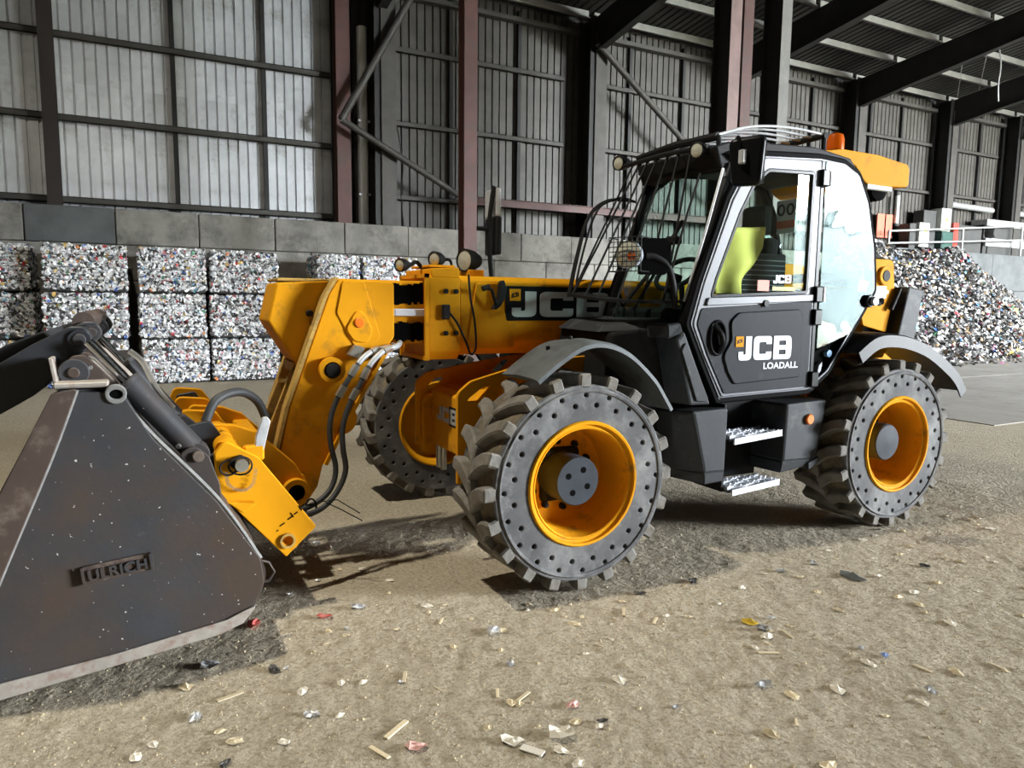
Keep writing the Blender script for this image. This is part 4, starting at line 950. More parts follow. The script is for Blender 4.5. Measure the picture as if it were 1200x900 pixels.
link('box_skirt', MB().hexa([(1.70, 0.15, 0.475), (1.98, 0.15, 0.50), (1.98, 0.45, 0.50), (1.67, 0.42, 0.475), (1.70, 0.135, 0.56), (2.04, 0.135, 0.55), (2.04, 0.45, 0.55), (1.67, 0.42, 0.56)]).mesh('t', 0.008, 1), m_blk, bt)
link('box_tab', MB().prism([(1.955, 0.475), (2.07, 0.53), (2.055, 0.565), (1.95, 0.53)], 0.125, 0.16).mesh('t', 0.005, 1), m_blk, bt)
link('reflector', MB().cyl((1.93, 0.108, 0.84), (1.93, 0.13, 0.84), 0.036, 20).mesh('r', 0.005, 1), m_orange, bt)
for z in (0.775, 0.435):
    s = MB().box(1.20, 1.685, 0.12, 0.36, z-0.035, z-0.028).build('step', m_dark, TH)
    lipm = MB().hexa([(1.225, 0.105, z-0.055), (1.665, 0.115, z-0.03), (1.665, 0.125, z-0.03), (1.225, 0.118, z-0.055), (1.225, 0.105, z-0.015), (1.665, 0.115, z+0.012), (1.665, 0.125, z+0.012), (1.225, 0.118, z-0.015)]).mesh()
    link('step_lip', lipm, m_serr, s)
    # serrated open tread: slanting toothed bars
    for r in range(4):
        m = MB(); yb = 0.135+0.056*r
        for q in range(22):
            x = 1.21+q*0.0212; d0 = 0.014*math.sin(q*0.7+r*1.6); d1 = 0.014*math.sin((q+1)*0.7+r*1.6)
            m.hexa([(x, yb+d0, z-0.03), (x+0.0212, yb+d1, z-0.03), (x+0.0212, yb+d1+0.034, z-0.03), (x, yb+d0+0.034, z-0.03), (x, yb+d0, z), (x+0.0212, yb+d1, z), (x+0.0212, yb+d1+0.034, z), (x, yb+d0+0.034, z)])
            if q % 2: m.box(x+0.004, x+0.016, yb+d0+0.002, yb+d0+0.010, z, z+0.008)
        link('tread_bar', m.mesh(), m_white, s)

# ---- roof: guard, beacon, cap, lamps, mirror ---------------------------------------
cap = MB().prism(rounded([(1.86, 2.645), (2.18, 2.70), (2.55, 2.70), (2.90, 2.665), (2.925, 2.63), (2.925, 2.52), (2.90, 2.50), (2.50, 2.475), (2.44, 2.50), (2.33, 2.60), (2.16, 2.64)], 0.02), 0.19, 1.01).build('roof_cap', m_yel, TH, bevel=0.015)
link('vent_strip', MB().box(2.46, 2.74, 0.185, 0.22, 2.455, 2.49).mesh('v', 0.006, 1), m_white, cap)
link('vent_shroud', MB().lathe([(0, -0.30), (0.09, -0.28), (0.10, 0), (0.09, 0.28), (0, 0.30)], 18, (2.78, 0.60, 2.50)).mesh(), m_hole, cap)
bc = MB().cyl((2.37, 0.40, 2.69), (2.37, 0.40, 2.745), 0.068, 20).build('beacon', m_dark, TH)
bl = MB(); n = 20; V = []; prof = [(0.062, 2.745), (0.060, 2.82), (0.052, 2.852), (0.030, 2.866), (0.0, 2.868)]
for k in range(n):
    t = 2*PI*k/n; V += [(2.37+r*math.cos(t), 0.40+r*math.sin(t), z) for r, z in prof]
bl.add(V, [(5*k+i, 5*((k+1) % n)+i, 5*((k+1) % n)+i+1, 5*k+i+1) for k in range(n) for i in range(4)], True)
link('beacon_lens', bl.mesh(), m_amber, bc)
ga = MB().tube([(2.03, 0.20, 2.775), (2.06, 0.60, 2.785), (2.03, 1.02, 2.775)], 0.022, 8).build('roof_guard', m_dark, TH)
link('guard_rail', MB().tube([(1.08, 0.22, 2.665), (1.05, 0.6, 2.675), (1.08, 1.02, 2.665)], 0.026, 8).mesh(), m_dark, ga)
for i in range(9):
    y = 0.22+0.8*i/8
    link('guard_bar', MB().tube(smooth_path([(1.08, y, 2.675), (1.35, y, 2.755), (1.70, y, 2.79), (2.04, y, 2.782)], 5), 0.0085, 8).mesh(), m_serr, ga)
for y in (0.22, 1.02):
    link('guard_post', MB().cyl((2.03, y, 2.62), (2.03, y, 2.78), 0.016, 8).mesh(), m_dark, ga)
    link('guard_post', MB().cyl((1.10, y, 2.55), (1.08, y, 2.67), 0.016, 8).mesh(), m_dark, ga)
lb = MB().tube([(1.02, 0.24, 2.60), (0.99, 0.6, 2.615), (1.00, 1.10, 2.615)], 0.018, 8).build('lamp_bar', m_dark, TH)
work_lamp((0.98, 0.30, 2.585), (-1, -0.25, -0.1), 0.052, 0.13, TH)
work_lamp((0.97, 1.12, 2.64), (-1, -0.25, -0.1), 0.052, 0.12, TH)
# windscreen guard: lower tray, front bars and the side bars wrapping the far corner
tray = [(0.86, 0.20, 1.63), (0.62, 0.30, 1.625), (0.48, 0.50, 1.635), (0.44, 0.75, 1.655), (0.47, 0.98, 1.675), (0.62, 1.08, 1.685)]
tp = smooth_path(tray, 6); V = []; n = len(tp)
for p in tp:
    q = Vector((0.80, 0.62, 0)); d = Vector((q.x-p.x, q.y-p.y, 0)).normalized()*0.13
    V += [(p.x, p.y, p.z+0.018), (p.x+d.x, p.y+d.y, p.z+0.022), (p.x+d.x, p.y+d.y, p.z+0.005), (p.x, p.y, p.z)]
tm = MB().add(V, [(4*i+k, 4*i+(k+1) % 4, 4*i+4+(k+1) % 4, 4*i+4+k) for i in range(n-1) for k in range(4)]+[(0, 1, 2, 3), (4*n-1, 4*n-2, 4*n-3, 4*n-4)])
wg = tm.build('screen_guard', m_dark, TH)
tops = [0.40, 0.51, 0.62, 0.73, 0.83, 0.92, 1.0]
for i, yt in enumerate(tops):
    u = i/6.0; p = tp[int(4+u*(n-9))]
    link('guard_bar', MB().tube([(p.x+0.02, p.y, p.z), (1.03, yt, 2.64)], 0.0075, 8).mesh(), m_dark, wg)
for i, (xb, yb) in enumerate(((0.46, 0.93), (0.50, 1.02), (0.58, 1.07))):
    link('guard_bar', MB().tube(smooth_path([(xb, yb, 1.67), (xb+0.10, yb+0.06, 1.95), (xb+0.22, yb+0.10, 2.24), (xb+0.40-0.05*i, yb+0.04, 2.36), (1.06, 1.02, 2.36)], 6), 0.0085, 8).mesh(), m_dark, wg)
link('guard_bar', MB().tube([(0.84, 0.20, 1.64), (0.96, 0.155, 2.10), (1.08, 0.165, 2.46), (1.13, 0.20, 2.42)], 0.0085, 8).mesh(), m_serr, wg)
link('guard_bar', MB().tube([(0.72, 0.26, 1.63), (0.88, 0.24, 2.20), (1.0, 0.28, 2.44)], 0.0075, 8).mesh(), m_dark, wg)
# mirror by the door
ms = MB().tube(smooth_path([(1.16, 0.15, 2.50), (1.08, 0.06, 2.60), (1.04, 0.0, 2.60), (1.04, -0.02, 2.50)]), 0.014, 8).build('door_mirror', m_gloss, TH)
MT = Matrix.Translation((1.09, -0.03, 2.475)) @ Matrix.Rotation(math.radians(32), 4, 'Z')
mh = plate_mesh([rounded([(-0.085, -0.15), (0.09, -0.145), (0.115, 0.13), (-0.105, 0.145)], 0.045, 6)], 0.075, 0.026, 3); mh.transform(MT @ Matrix.Rotation(PI/2, 4, 'Z')); link('mirror_housing', mh, m_gloss, ms)
mg = MB().box(0.034, 0.039, -0.09, 0.09, -0.13, 0.13).mesh('m', 0.002, 1); mg.transform(Matrix.Translation((1.09, -0.03, 2.475)) @ Matrix.Rotation(math.radians(32), 4, 'Z')); link('mirror_glass', mg, m_chrome, ms)
link('mirror_clamp', MB().box(1.015, 1.05, -0.06, -0.02, 2.45, 2.53).mesh('m', 0.006, 1), m_serr, ms)
# caged head lamp on its curved arm by the windscreen
hl = MB().tube(smooth_path([(0.80, 0.24, 1.60), (0.77, 0.22, 1.72), (0.72, 0.22, 1.85), (0.64, 0.24, 1.905), (0.58, 0.26, 1.91)]), 0.022, 10).build('head_lamp', m_dark, TH)
T = Matrix.Translation((0.47, 0.28, 1.915)) @ Matrix.Rotation(math.radians(-62), 4, 'Z')
hm = MB().lathe([(0, 0.10), (0.05, 0.10), (0.075, 0.04), (0.085, -0.01), (0.085, -0.02)], 20).mesh(); link('lamp_body', xf(hm, T), m_label, hl)
hm = MB().lathe([(0.083, -0.012), (0.05, -0.025), (0, -0.03)], 20).mesh(); link('lens', xf(hm, T), m_lens, hl)
link('amber_bulb', xf(MB().cyl((0.03, -0.028, -0.01), (0.03, -0.034, -0.01), 0.026, 12).mesh(), T), m_amber, hl)
hm = plate_mesh([rounded([(-0.07, -0.11), (0.10, -0.11), (0.135, -0.07), (0.135, 0.07), (0.10, 0.11), (-0.07, 0.11)], 0.01)], 0.012, 0.002); link('lamp_shield', xf(hm, Matrix.Translation((0.60, 0.25, 1.91)) @ Matrix.Rotation(math.radians(-20), 4, 'Z')), m_hole, hl)
cg = MB()
for i in range(8):
    t = -0.105+0.03*i; cg.tube([(t, -0.06, -0.10), (t, -0.06, 0.10)], 0.0028, 5); cg.tube([(-0.105, -0.062, -0.10+0.0286*i), (0.105, -0.062, -0.10+0.0286*i)], 0.0028, 5)
for sx in (-0.105, 0.105):
    for sz in (-0.10, 0.10): cg.tube([(sx, -0.06, sz), (sx, 0.06, sz)], 0.004, 5)
link('lamp_cage', xf(cg.mesh(), T), m_dark, hl)

# clothing thrown over the seat (a thing of its own inside the cab)
V = []; Fc = []; nx_, nz_ = 12, 14
for j in range(nz_+1):
    for i in range(nx_+1):
        u, v = i/nx_, j/nz_
        xr = 1.44+0.19*max(0.0, min(1.0, (v-0.25)/0.45)); x = 1.215+0.03*math.sin(3*v)+(xr-1.215)*u; z = 1.70+(0.42+0.03*u)*v
        y = 0.325+0.02*math.sin(6*u+3*v)+0.012*math.sin(11*v)
        V.append((x, y, z))
for j in range(nz_):
    for i in range(nx_): a = j*(nx_+1)+i; Fc.append((a, a+1, a+nx_+2, a+nx_+1))
vest = link('hi_vis_jacket', me_from(V, Fc), m_hivis, smooth=True); md = vest.modifiers.new('t', 'SOLIDIFY'); md.thickness = 0.02
tag(vest, 'bright yellow high-visibility garment hanging by the seat inside the cab', 'jacket')
# ================================================================ GRAPPLE BUCKET
m_bkt = mat('worn_bucket_steel', (60, 61, 64), 0.6, 0.1, var=0.2, scale=1.8, dirt=(74, 62, 54), dirt_amt=0.75, dirt_scale=1.5, bump=0.05, spec=0.3, specks=0.7)
m_brown = mat('brown_bucket_steel', (76, 63, 56), 0.6, 0.15, var=0.2, scale=4, dirt=(120, 108, 98), dirt_amt=0.4, dirt_scale=8)
m_edge = mat('worn_bright_edge', (164, 157, 148), 0.6, 0.2, var=0.15, scale=12, dirt=(140, 110, 96), dirt_amt=0.45, dirt_scale=18)
m_arm = mat('grapple_black', (44, 46, 50), 0.5, 0.1, var=0.2, scale=5, dirt=(84, 82, 80), dirt_amt=0.3, dirt_scale=4)
m_weld = mat('weld_bead', (124, 124, 122), 0.7, 0.1, var=0.2, scale=30)
BK = empty('grapple_bucket', (-2.2, 1.3, 0)); tag(BK, 'dark steel grapple bucket with black top clamp on the front of the telehandler', 'bucket')
BY0, BY1 = 0.04, 2.58
SIDE = rounded([(-2.47, 1.25), (-2.235, 1.24), (-2.13, 1.04), (-1.89, 0.74), (-1.715, 0.45), (-1.70, 0.33), (-1.77, 0.20), (-1.87, 0.135), (-2.72, 0.03), (-3.18, 0.005), (-3.16, 0.05), (-2.70, 0.80)], [0.02, 0.03, 0.05, 0.1, 0.12, 0.1, 0.1, 0.1, 0, 0.01, 0.02, 0.1])
BACK = [(-2.235, 1.24), (-2.13, 1.04), (-1.89, 0.74), (-1.715, 0.45), (-1.70, 0.33), (-1.77, 0.20), (-1.87, 0.135), (-2.72, 0.03), (-3.18, 0.005)]
sn = plate('side_plate', [SIDE], BY0, BY0+0.03, m_bkt, BK, 0.004)
sf = plate('side_plate', [SIDE], BY1-0.03, BY1, m_bkt, BK, 0.004)
# shell
m = MB(); pb = smooth_path([(x, 0, z) for x, z in BACK], 4); n = len(pb); V = []
for i, p in enumerate(pb):
    d = (pb[min(i+1, n-1)]-pb[max(i-1, 0)]).normalized(); nr = Vector((-d.z, 0, d.x))*0.02
    V += [(p.x, BY0+0.02, p.z), (p.x, BY1-0.02, p.z), (p.x-nr.x, BY1-0.02, p.z-nr.z), (p.x-nr.x, BY0+0.02, p.z-nr.z)]
m.add(V, [(4*i+k, 4*i+(k+1) % 4, 4*i+4+(k+1) % 4, 4*i+4+k) for i in range(n-1) for k in range(4)]+[(0, 1, 2, 3), (4*n-1, 4*n-2, 4*n-3, 4*n-4)], True)
m.build('shell', m_bkt, BK)
# brown wear plate along the mouth of the side and the pale weld beside it
FR_ = [(-2.475, 1.245), (-2.385, 1.262), (-2.49, 0.98), (-2.68, 0.52), (-2.86, 0.055), (-3.16, 0.02), (-3.14, 0.06), (-2.70, 0.79)]
link('wear_plate', plate_mesh([rounded(FR_, 0.01)], 0.016, 0.003), m_brown, sn, loc=(0, BY0-0.007, 0))
link('weld_bead', MB().tube(smooth_path([(-2.388, BY0-0.004, 1.255), (-2.49, BY0-0.004, 0.98), (-2.68, BY0-0.004, 0.52), (-2.86, BY0-0.004, 0.06)], 8), 0.007, 6).mesh(), m_weld, sn)
# polished bottom strip and rounded heel edge
BS = [(-3.16, 0.006), (-2.72, 0.031), (-1.90, 0.132), (-1.80, 0.165), (-1.735, 0.24), (-1.79, 0.225), (-1.87, 0.195), (-2.30, 0.135), (-2.72, 0.10), (-3.16, 0.075)]
link('wear_strip', plate_mesh([rounded(BS, 0.01)], 0.014, 0.003), m_edge, sn, loc=(0, BY0-0.005, 0))
link('back_rib', MB().tube(smooth_path([(-2.22, BY0+0.012, 1.18), (-2.12, BY0+0.012, 1.04), (-1.88, BY0+0.012, 0.74), (-1.715, BY0+0.012, 0.45)], 6), 0.011, 6).mesh(), m_weld, sn)
# eye at the top corner
eye = [circle(-2.255, 1.232, 0.040, 20), [(-2.255+0.024*math.cos(t*PI/8), 1.232+0.019*math.sin(t*PI/8)) for t in range(16)]]
link('lifting_eye', plate_mesh(eye, 0.036, 0.004), m_weld, sn, loc=(0, BY0+0.006, 0))
link('eye_hole', MB().lathe([(0.023, -0.001), (0, -0.001)], 18, (-2.255, BY0-0.001, 1.232)).mesh(), m_hole, sn)
link('top_weld', MB().box(-2.47, -2.28, BY0+0.0, BY0+0.10, 1.262, 1.285).mesh('t', 0.006, 1), m_edge, sn)
# maker's name cast on a raised plate
ang = -0.095
Tn = Matrix.Translation((-2.395, BY0-0.004, 0.462)) @ Matrix.Rotation(ang, 4, 'Y')
link('name_plate', xf(plate_mesh([rounded([(-0.012, -0.008), (0.248, -0.008), (0.248, 0.068), (-0.012, 0.068)], 0.006)], 0.016, 0.003), Tn), m_brown, sn)
for xa in (-0.012, 0.238): link('name_bar', xf(MB().box(xa, xa+0.01, -0.022, -0.008, -0.008, 0.068).mesh(), Tn), m_bkt, sn)
tx = text_mesh('ULRICH', 0.046, 0.035, 1.1, 0.007); w_ = max(v.co.x for v in tx.vertices); tx.transform(Matrix.Scale(0.218/w_, 4, (1, 0, 0)))
link('cast_lettering', xf(tx, Tn @ Matrix.Translation((0.008, -0.012, 0.006))), m_bkt, sn)
# top bar of the bucket
MB().box(-2.46, -2.24, BY0+0.03, BY1-0.03, 1.20, 1.255).build('top_beam', m_bkt, BK, bevel=0.01)
link('bar', MB().box(-2.50, -2.46, BY1-0.2, BY1-0.03, 0.9, 1.2).mesh(), m_brown, sf)

# ---- grapple: two arms, pivots, cylinders ----------------------------------------
ARM = rounded([(-2.36, 1.50), (-2.335, 1.44), (-2.37, 1.395), (-2.45, 1.335), (-2.51, 1.255), (-2.56, 1.215), (-2.75, 1.10), (-3.0, 0.92), (-3.25, 0.55), (-3.33, 0.25), (-3.37, 0.25), (-3.36, 0.6), (-3.2, 0.95), (-2.95, 1.20), (-2.68, 1.345), (-2.55, 1.43), (-2.42, 1.50)], [0.035, 0.035, 0.02, 0.03, 0.03, 0.03, 0.05, 0.1, 0.1, 0.02, 0.02, 0.1, 0.1, 0.1, 0.05, 0.05, 0.04])
for yy in (0.24, 0.98, 1.72, 2.30):
    a = plate('grapple_arm', [ARM], yy, yy+0.07, m_arm, BK, 0.006)
    link('arm_pin', MB().cyl((-2.385, yy-0.02, 1.445), (-2.385, yy+0.09, 1.445), 0.026, 18).mesh('p', 0.004, 1), m_bkt, a)
    link('pin_collar', MB().lathe([(0.028, 0.0), (0.042, 0.0), (0.042, 0.03), (0.028, 0.03), (0.028, 0)], 20, (-2.385, yy-0.012, 1.445)).mesh(), m_arm, a)
pc = MB().prism([(-2.72, 1.30), (-2.60, 1.385), (-2.56, 1.42), (-2.50, 1.455), (-2.52, 1.48), (-2.66, 1.42), (-2.76, 1.34)], 0.31, 2.3).build('grapple_plate', m_arm, BK, bevel=0.008)
MB().cyl((-2.42, 1.0, 1.50), (-2.42, 2.35, 1.50), 0.05, 18).build('grapple_tube', m_brown, BK)
PB = rounded([(-2.475, 1.245), (-2.45, 1.33), (-2.41, 1.385), (-2.36, 1.385), (-2.25, 1.26)], [0.01, 0.03, 0.04, 0.04, 0.01])
for yy in (0.16, 0.34, 0.92, 1.08):
    b_ = plate('pivot_bracket', [PB], yy, yy+0.03, m_brown, BK, 0.004)
    if yy in (0.16, 0.92):
        link('pivot_pin', MB().cyl((-2.405, yy-0.03, 1.315), (-2.405, yy+0.26, 1.315), 0.022, 18).mesh('p', 0.004, 1), m_brown, b_)
        link('pivot_disc', MB().cyl((-2.405, yy-0.018, 1.315), (-2.405, yy+0.002, 1.315), 0.056, 28).mesh('p', 0.004, 1), m_bkt, b_)
        for t in (0.3, PI+0.3): link('pivot_nut', MB().cyl((-2.405+0.062*math.cos(t), yy-0.015, 1.315+0.062*math.sin(t)), (-2.405+0.062*math.cos(t), yy, 1.315+0.062*math.sin(t)), 0.009, 6).mesh(), m_weld, b_)
link('stop_plate', MB().hexa([(-2.470, 0.10, 1.25), (-2.455, 0.10, 1.25), (-2.455, 0.22, 1.25), (-2.470, 0.22, 1.25), (-2.487, 0.10, 1.38), (-2.472, 0.10, 1.38), (-2.472, 0.22, 1.38), (-2.487, 0.22, 1.38)]).mesh('s', 0.003, 1), m_edge, sn)
# the pale brace that ties the pivot bracket down the back
for yy in (0.17, 0.93): MB().hexa([(-2.36, yy, 1.375), (-2.33, yy, 1.36), (-2.33, yy+0.14, 1.36), (-2.36, yy+0.14, 1.375), (-2.18, yy, 1.16), (-2.15, yy, 1.145), (-2.15, yy+0.14, 1.145), (-2.18, yy+0.14, 1.16)]).build('brace_plate', m_edge, BK, bevel=0.004)
def ram(y, top=(-2.385, 1.445), base=(-1.965, 0.895)):
    tx_, tz = top; bx_, bz = base
    lerp = lambda t: (tx_+(bx_-tx_)*t, y, tz+(bz-tz)*t)
    cyl_ = MB().tube([lerp(0.36), lerp(0.365), lerp(0.95)], [0.046, 0.053, 0.053], 24).build('grapple_cylinder', m_arm if y > 0.5 else m_bkt, BK)
    link('piston_rod', MB().cyl(lerp(0.02), lerp(0.38), 0.024, 20).mesh(), m_chrome, cyl_)
    link('gland', MB().cyl(lerp(0.345), lerp(0.385), 0.057, 24).mesh('g', 0.004, 1), m_bkt, cyl_)
    link('base_eye', MB().cyl((bx_, y-0.05, bz), (bx_, y+0.05, bz), 0.052, 22).mesh('g', 0.004, 1), m_bkt, cyl_)
    link('base_pin', MB().cyl((bx_, y-0.10, bz), (bx_, y+0.10, bz), 0.024, 16).mesh('g', 0.003, 1), m_brown, cyl_)
    link('port', MB().cyl(lerp(0.86), (lerp(0.86)[0]-0.02, y-0.05, lerp(0.86)[2]-0.03), 0.012, 8).mesh(), m_zinc, cyl_)
    return cyl_
ram(0.18, (-2.36, 1.45), (-1.955, 0.935)); ram(1.15, (-2.40, 1.46), (-1.99, 0.93))
MB().tube(smooth_path([(-2.22, 1.07, 1.34), (-2.16, 1.05, 1.28), (-2.10, 1.06, 1.14), (-2.02, 1.07, 1.02)]), 0.016, 8).build('hydraulic_pipe', m_zinc, BK)
for yy in (0.10, 0.25, 1.07, 1.22):
    plate('cylinder_bracket', [rounded([(-2.03, 0.945), (-1.97, 0.985), (-1.91, 0.93), (-1.87, 0.80), (-1.86, 0.66), (-1.95, 0.80)], [0.02, 0.04, 0.04, 0.01, 0.02, 0.01])], yy, yy+0.03, m_bkt, BK, 0.004)
MB().prism([(-1.93, 0.80), (-1.80, 0.86), (-1.72, 0.60), (-1.80, 0.66)], 0.62, 2.1).build('hitch_rail', m_arm, BK, bevel=0.008)
for yy in (0.66, 1.98): plate('hitch_hook', [rounded([(-1.95, 0.72), (-1.98, 0.98), (-1.86, 1.0), (-1.80, 0.90), (-1.72, 0.55), (-1.76, 0.50)], 0.03)], yy, yy+0.04, m_arm, BK, 0.004)
MB().tube([(-1.735, 0.20, 0.40), (-1.66, 0.20, 0.37), (-1.635, 0.20, 0.32), (-1.66, 0.20, 0.28), (-1.71, 0.20, 0.28)], 0.007, 6).build('lashing_ring', m_bkt, BK)
# ================================================================ BALES, HEAP, PLANT AT THE BACK, LITTER
m_can = attr_mat('crushed_can_metal', 0.4, 0.2)
m_core = mat('bale_core', (58, 57, 56), 0.9)
m_wire = mat('baling_wire', (70, 68, 66), 0.5, 0.6)
CANS = [((224, 226, 230), 40), ((196, 198, 202), 26), ((246, 246, 244), 22), ((120, 122, 124), 12), ((60, 60, 62), 9), ((176, 56, 60), 2.5), ((70, 96, 160), 2), ((190, 160, 90), 1.6), ((80, 130, 100), 1), ((216, 140, 90), 1), ((214, 160, 170), 1.5), ((110, 170, 196), 1)]
def pick(r, tab):
    t = r.uniform(0, sum(w for _, w in tab))
    for c, w in tab:
        t -= w
        if t <= 0: break
    k = r.uniform(0.8, 1.12); l = lin(c); return (min(1, l[0]*k), min(1, l[1]*k), min(1, l[2]*k), 1)
def flakes(r, placer, count, s0, s1, tab, tilt=0.75):
    """joined little crumpled plates; placer(r) -> (point, normal)"""
    V = []; Fc = []; Cc = []
    for _ in range(count):
        p, nrm = placer(r); p = Vector(p)
        nn = (Vector(nrm)+Vector((r.gauss(0, 1), r.gauss(0, 1), r.gauss(0, 1)))*tilt*0.6).normalized()
        a = nn.orthogonal().normalized(); b = nn.cross(a); th = r.uniform(0, 2*PI); a, b = a*math.cos(th)+b*math.sin(th), b*math.cos(th)-a*math.sin(th)
        s = r.uniform(s0, s1); el = r.uniform(0.55, 1.0); n0 = len(V); k = 6
        V.append(p+nn*s*r.uniform(0.0, 0.35))
        for i in range(k):
            t = 2*PI*i/k; rr = s*r.uniform(0.75, 1.1)
            V.append(p+a*(rr*math.cos(t))+b*(rr*el*math.sin(t))+nn*(s*r.uniform(-0.28, 0.28)))
        V.append(p-nn*s*0.3)
        c = pick(r, tab)
        for i in range(k):
            Fc.append((n0, n0+1+i, n0+1+(i+1) % k)); Fc.append((n0+k+1, n0+1+(i+1) % k, n0+1+i)); Cc += [c]*6
    me = me_from(V, Fc)
    at = me.color_attributes.new('piece_colour', 'FLOAT_COLOR', 'CORNER')
    flat = [x for c in Cc for x in c]; at.data.foreach_set('color', flat)
    me.materials.append(m_can); return me
BW, BD, BHT = 1.32, 1.15, 0.875
def bale_mesh(seed, wd):
    e = 0.045
    def place(r):
        f = r.random()
        if f < 0.52: return (r.uniform(e, wd-e), e+r.uniform(-0.012, 0.012), r.uniform(e, BHT-e)), (0, -1, 0)
        if f < 0.70: return (e+r.uniform(-0.012, 0.012), r.uniform(e, BD-e), r.uniform(e, BHT-e)), (-1, 0, 0)
        if f < 0.84: return (wd-e+r.uniform(-0.012, 0.012), r.uniform(e, BD-e), r.uniform(e, BHT-e)), (1, 0, 0)
        return (r.uniform(e, wd-e), r.uniform(e, BD-e), BHT-e+r.uniform(-0.012, 0.012)), (0, 0, 1)
    return flakes(random.Random(seed), place, 2300, 0.026, 0.056, CANS, 0.7)
def jbox(seed, wd):
    r = random.Random(seed); m = MB().box(0.045, wd-0.045, 0.045, BD-0.045, 0.0, BHT-0.045)
    return m.mesh('core', 0.03, 1)
var = {}
def bale(label, x, y, z, wd, seed):
    key = (round(wd, 2), seed % 3)
    if key not in var: var[key] = (bale_mesh(seed, wd), jbox(seed, wd))
    cm, co = var[key]
    root = empty('can_bale', (x, y, z)); tag(root, label, 'bale', 'bales of crushed cans stacked along the block wall')
    for nm, me in (('crushed_cans', cm), ('bale_core', co)):
        o = bpy.data.objects.new(nm, me); COL.objects.link(o); o.parent = root
        if nm == 'crushed_cans': o['kind'] = 'stuff'
        elif not me.materials: me.materials.append(m_core)
    for zz in (0.22, 0.44, 0.66):
        o = bpy.data.objects.new('baling_wire', wire_me(wd, zz)); COL.objects.link(o); o.parent = root
wires = {}
def wire_me(wd, zz):
    k = (wd, zz)
    if k not in wires:
        wires[k] = MB().tube([(0.03, 0.012, zz), (wd-0.03, 0.012, zz), (wd-0.01, BD/2, zz), (wd-0.03, BD-0.01, zz), (0.03, BD-0.01, zz), (0.01, BD/2, zz)], 0.004, 4, closed=True).mesh(); wires[k].materials.append(m_wire)
    return wires[k]
ST = [('far left stack at the picture edge', -6.75, 12.28, 1.36, 3), ('dark stack set back beside the picture edge', -5.30, 12.28, 1.36, 3), ('leftmost bright stack, behind the bucket clamp', -3.80, 11.75, 1.38, 3), ('second bright stack, right of the dark gap', -2.26, 11.92, 1.22, 3),
      ('stack left of the boom nose', -1.00, 11.95, 1.34, 3), ('narrow stack behind the boom head', 1.06, 11.92, 0.96, 3), ('stack behind the boom collar lamps', 2.08, 12.0, 1.28, 3)]
LV = ['bottom', 'middle', 'top']
rb = random.Random(11); sd = 0
for nm, x, y, wd, nlev in ST:
    for k in range(nlev):
        sd += 1
        bale(f'{LV[k]} bale of crushed cans in the {nm}', x+rb.uniform(-0.03, 0.03), y+rb.uniform(-0.05, 0.05), 0.0+k*BHT, wd, sd)

# ---- loose heap of shredded cans at the right -------------------------------------
def heap_h(x, y):
    H = 3.72 if x < 25.6 else max(0.4, 3.72-(x-25.6)*0.42)
    if x < 19.0: H = max(0.0, 3.72-(19.0-x)*1.1)
    d = (13.40-y)*1.22
    n = mn.noise(Vector((x*0.7, y*0.7, 0)))*0.22+mn.noise(Vector((x*2.1, y*2.1, 3)))*0.10
    h = min(H+n, H-d+0.25+n+0.18*max(0, d-H+0.9)**2*0.6)
    return max(-0.03, h)
V = []; Fc = []; nx_, ny_ = 90, 30
for j in range(ny_+1):
    for i in range(nx_+1):
        x = 15.0+22.0*i/nx_; y = 9.2+4.2*j/ny_; V.append((x, y, heap_h(x, y)-0.04))
for j in range(ny_):
    for i in range(nx_): a = j*(nx_+1)+i; Fc.append((a, a+1, a+nx_+2, a+nx_+1))
hr_ = empty('can_heap', (26, 12, 0)); tag(hr_, 'loose sloping heap of shredded cans and wrappers against the wall at right', 'heap', kind='stuff')
link('heap_body', me_from(V, Fc), mat('heap_body', (70, 68, 66), 0.9), hr_, smooth=True)
HEAP = [((168, 167, 165), 20), ((124, 122, 120), 26), ((206, 204, 200), 8), ((74, 73, 71), 26), ((38, 38, 38), 20), ((170, 60, 66), 0.8), ((60, 110, 180), 1.0), ((200, 170, 90), 1.0), ((90, 150, 110), 0.4), ((220, 120, 170), 0.5), ((110, 180, 210), 0.7), ((150, 126, 100), 8)]
def hp(r):
    while True:
        x, y = r.uniform(16, 36), r.uniform(9.4, 13.38); h = heap_h(x, y)
        if h > 0.0 or r.random() < 0.06: return (x, y, max(0.0, h)+r.uniform(-0.03, 0.06)), (0, -0.6, 0.8)
o = link('shredded_cans', flakes(random.Random(5), hp, 13000, 0.045, 0.12, HEAP, 1.1), None, hr_); o['kind'] = 'stuff'

# ---- sorting plant behind the wall at right --------------------------------------
m_cab = mat('cabinet_grey', (196, 196, 190), 0.5, 0.1); m_dgrn = mat('skip_green', (38, 70, 62), 0.6); m_rd = mat('signal_red', (176, 60, 48), 0.5); m_org = mat('orange_panel', (196, 104, 80), 0.6)
m_dk = mat('plant_dark', (60, 60, 58), 0.7, 0, var=0.2, scale=2)
pl = MB().box(21.9, 40, 14.22, 15.0, 3.62, 3.72).build('mezzanine', m_dk); tag(pl, 'steel platform carrying the sorting plant behind the heap', 'platform')
for x in (22.2, 27, 32, 37): MB().box(x, x+0.15, 14.5, 14.65, 0, 3.62).build('leg', m_dk, pl)
rl = empty('handrail', (26, 13.9, 3.7)); tag(rl, 'grey tube handrail along the top of the wall above the heap', 'railing')
for x, z0, z1 in ((22.25, 3.72, 4.42), (26.75, 3.75, 4.74), (30.9, 3.80, 5.1)): MB().cyl((x, 13.9, z0), (x, 13.9, z1), 0.045, 10).build('rail_post', m_grey, rl)
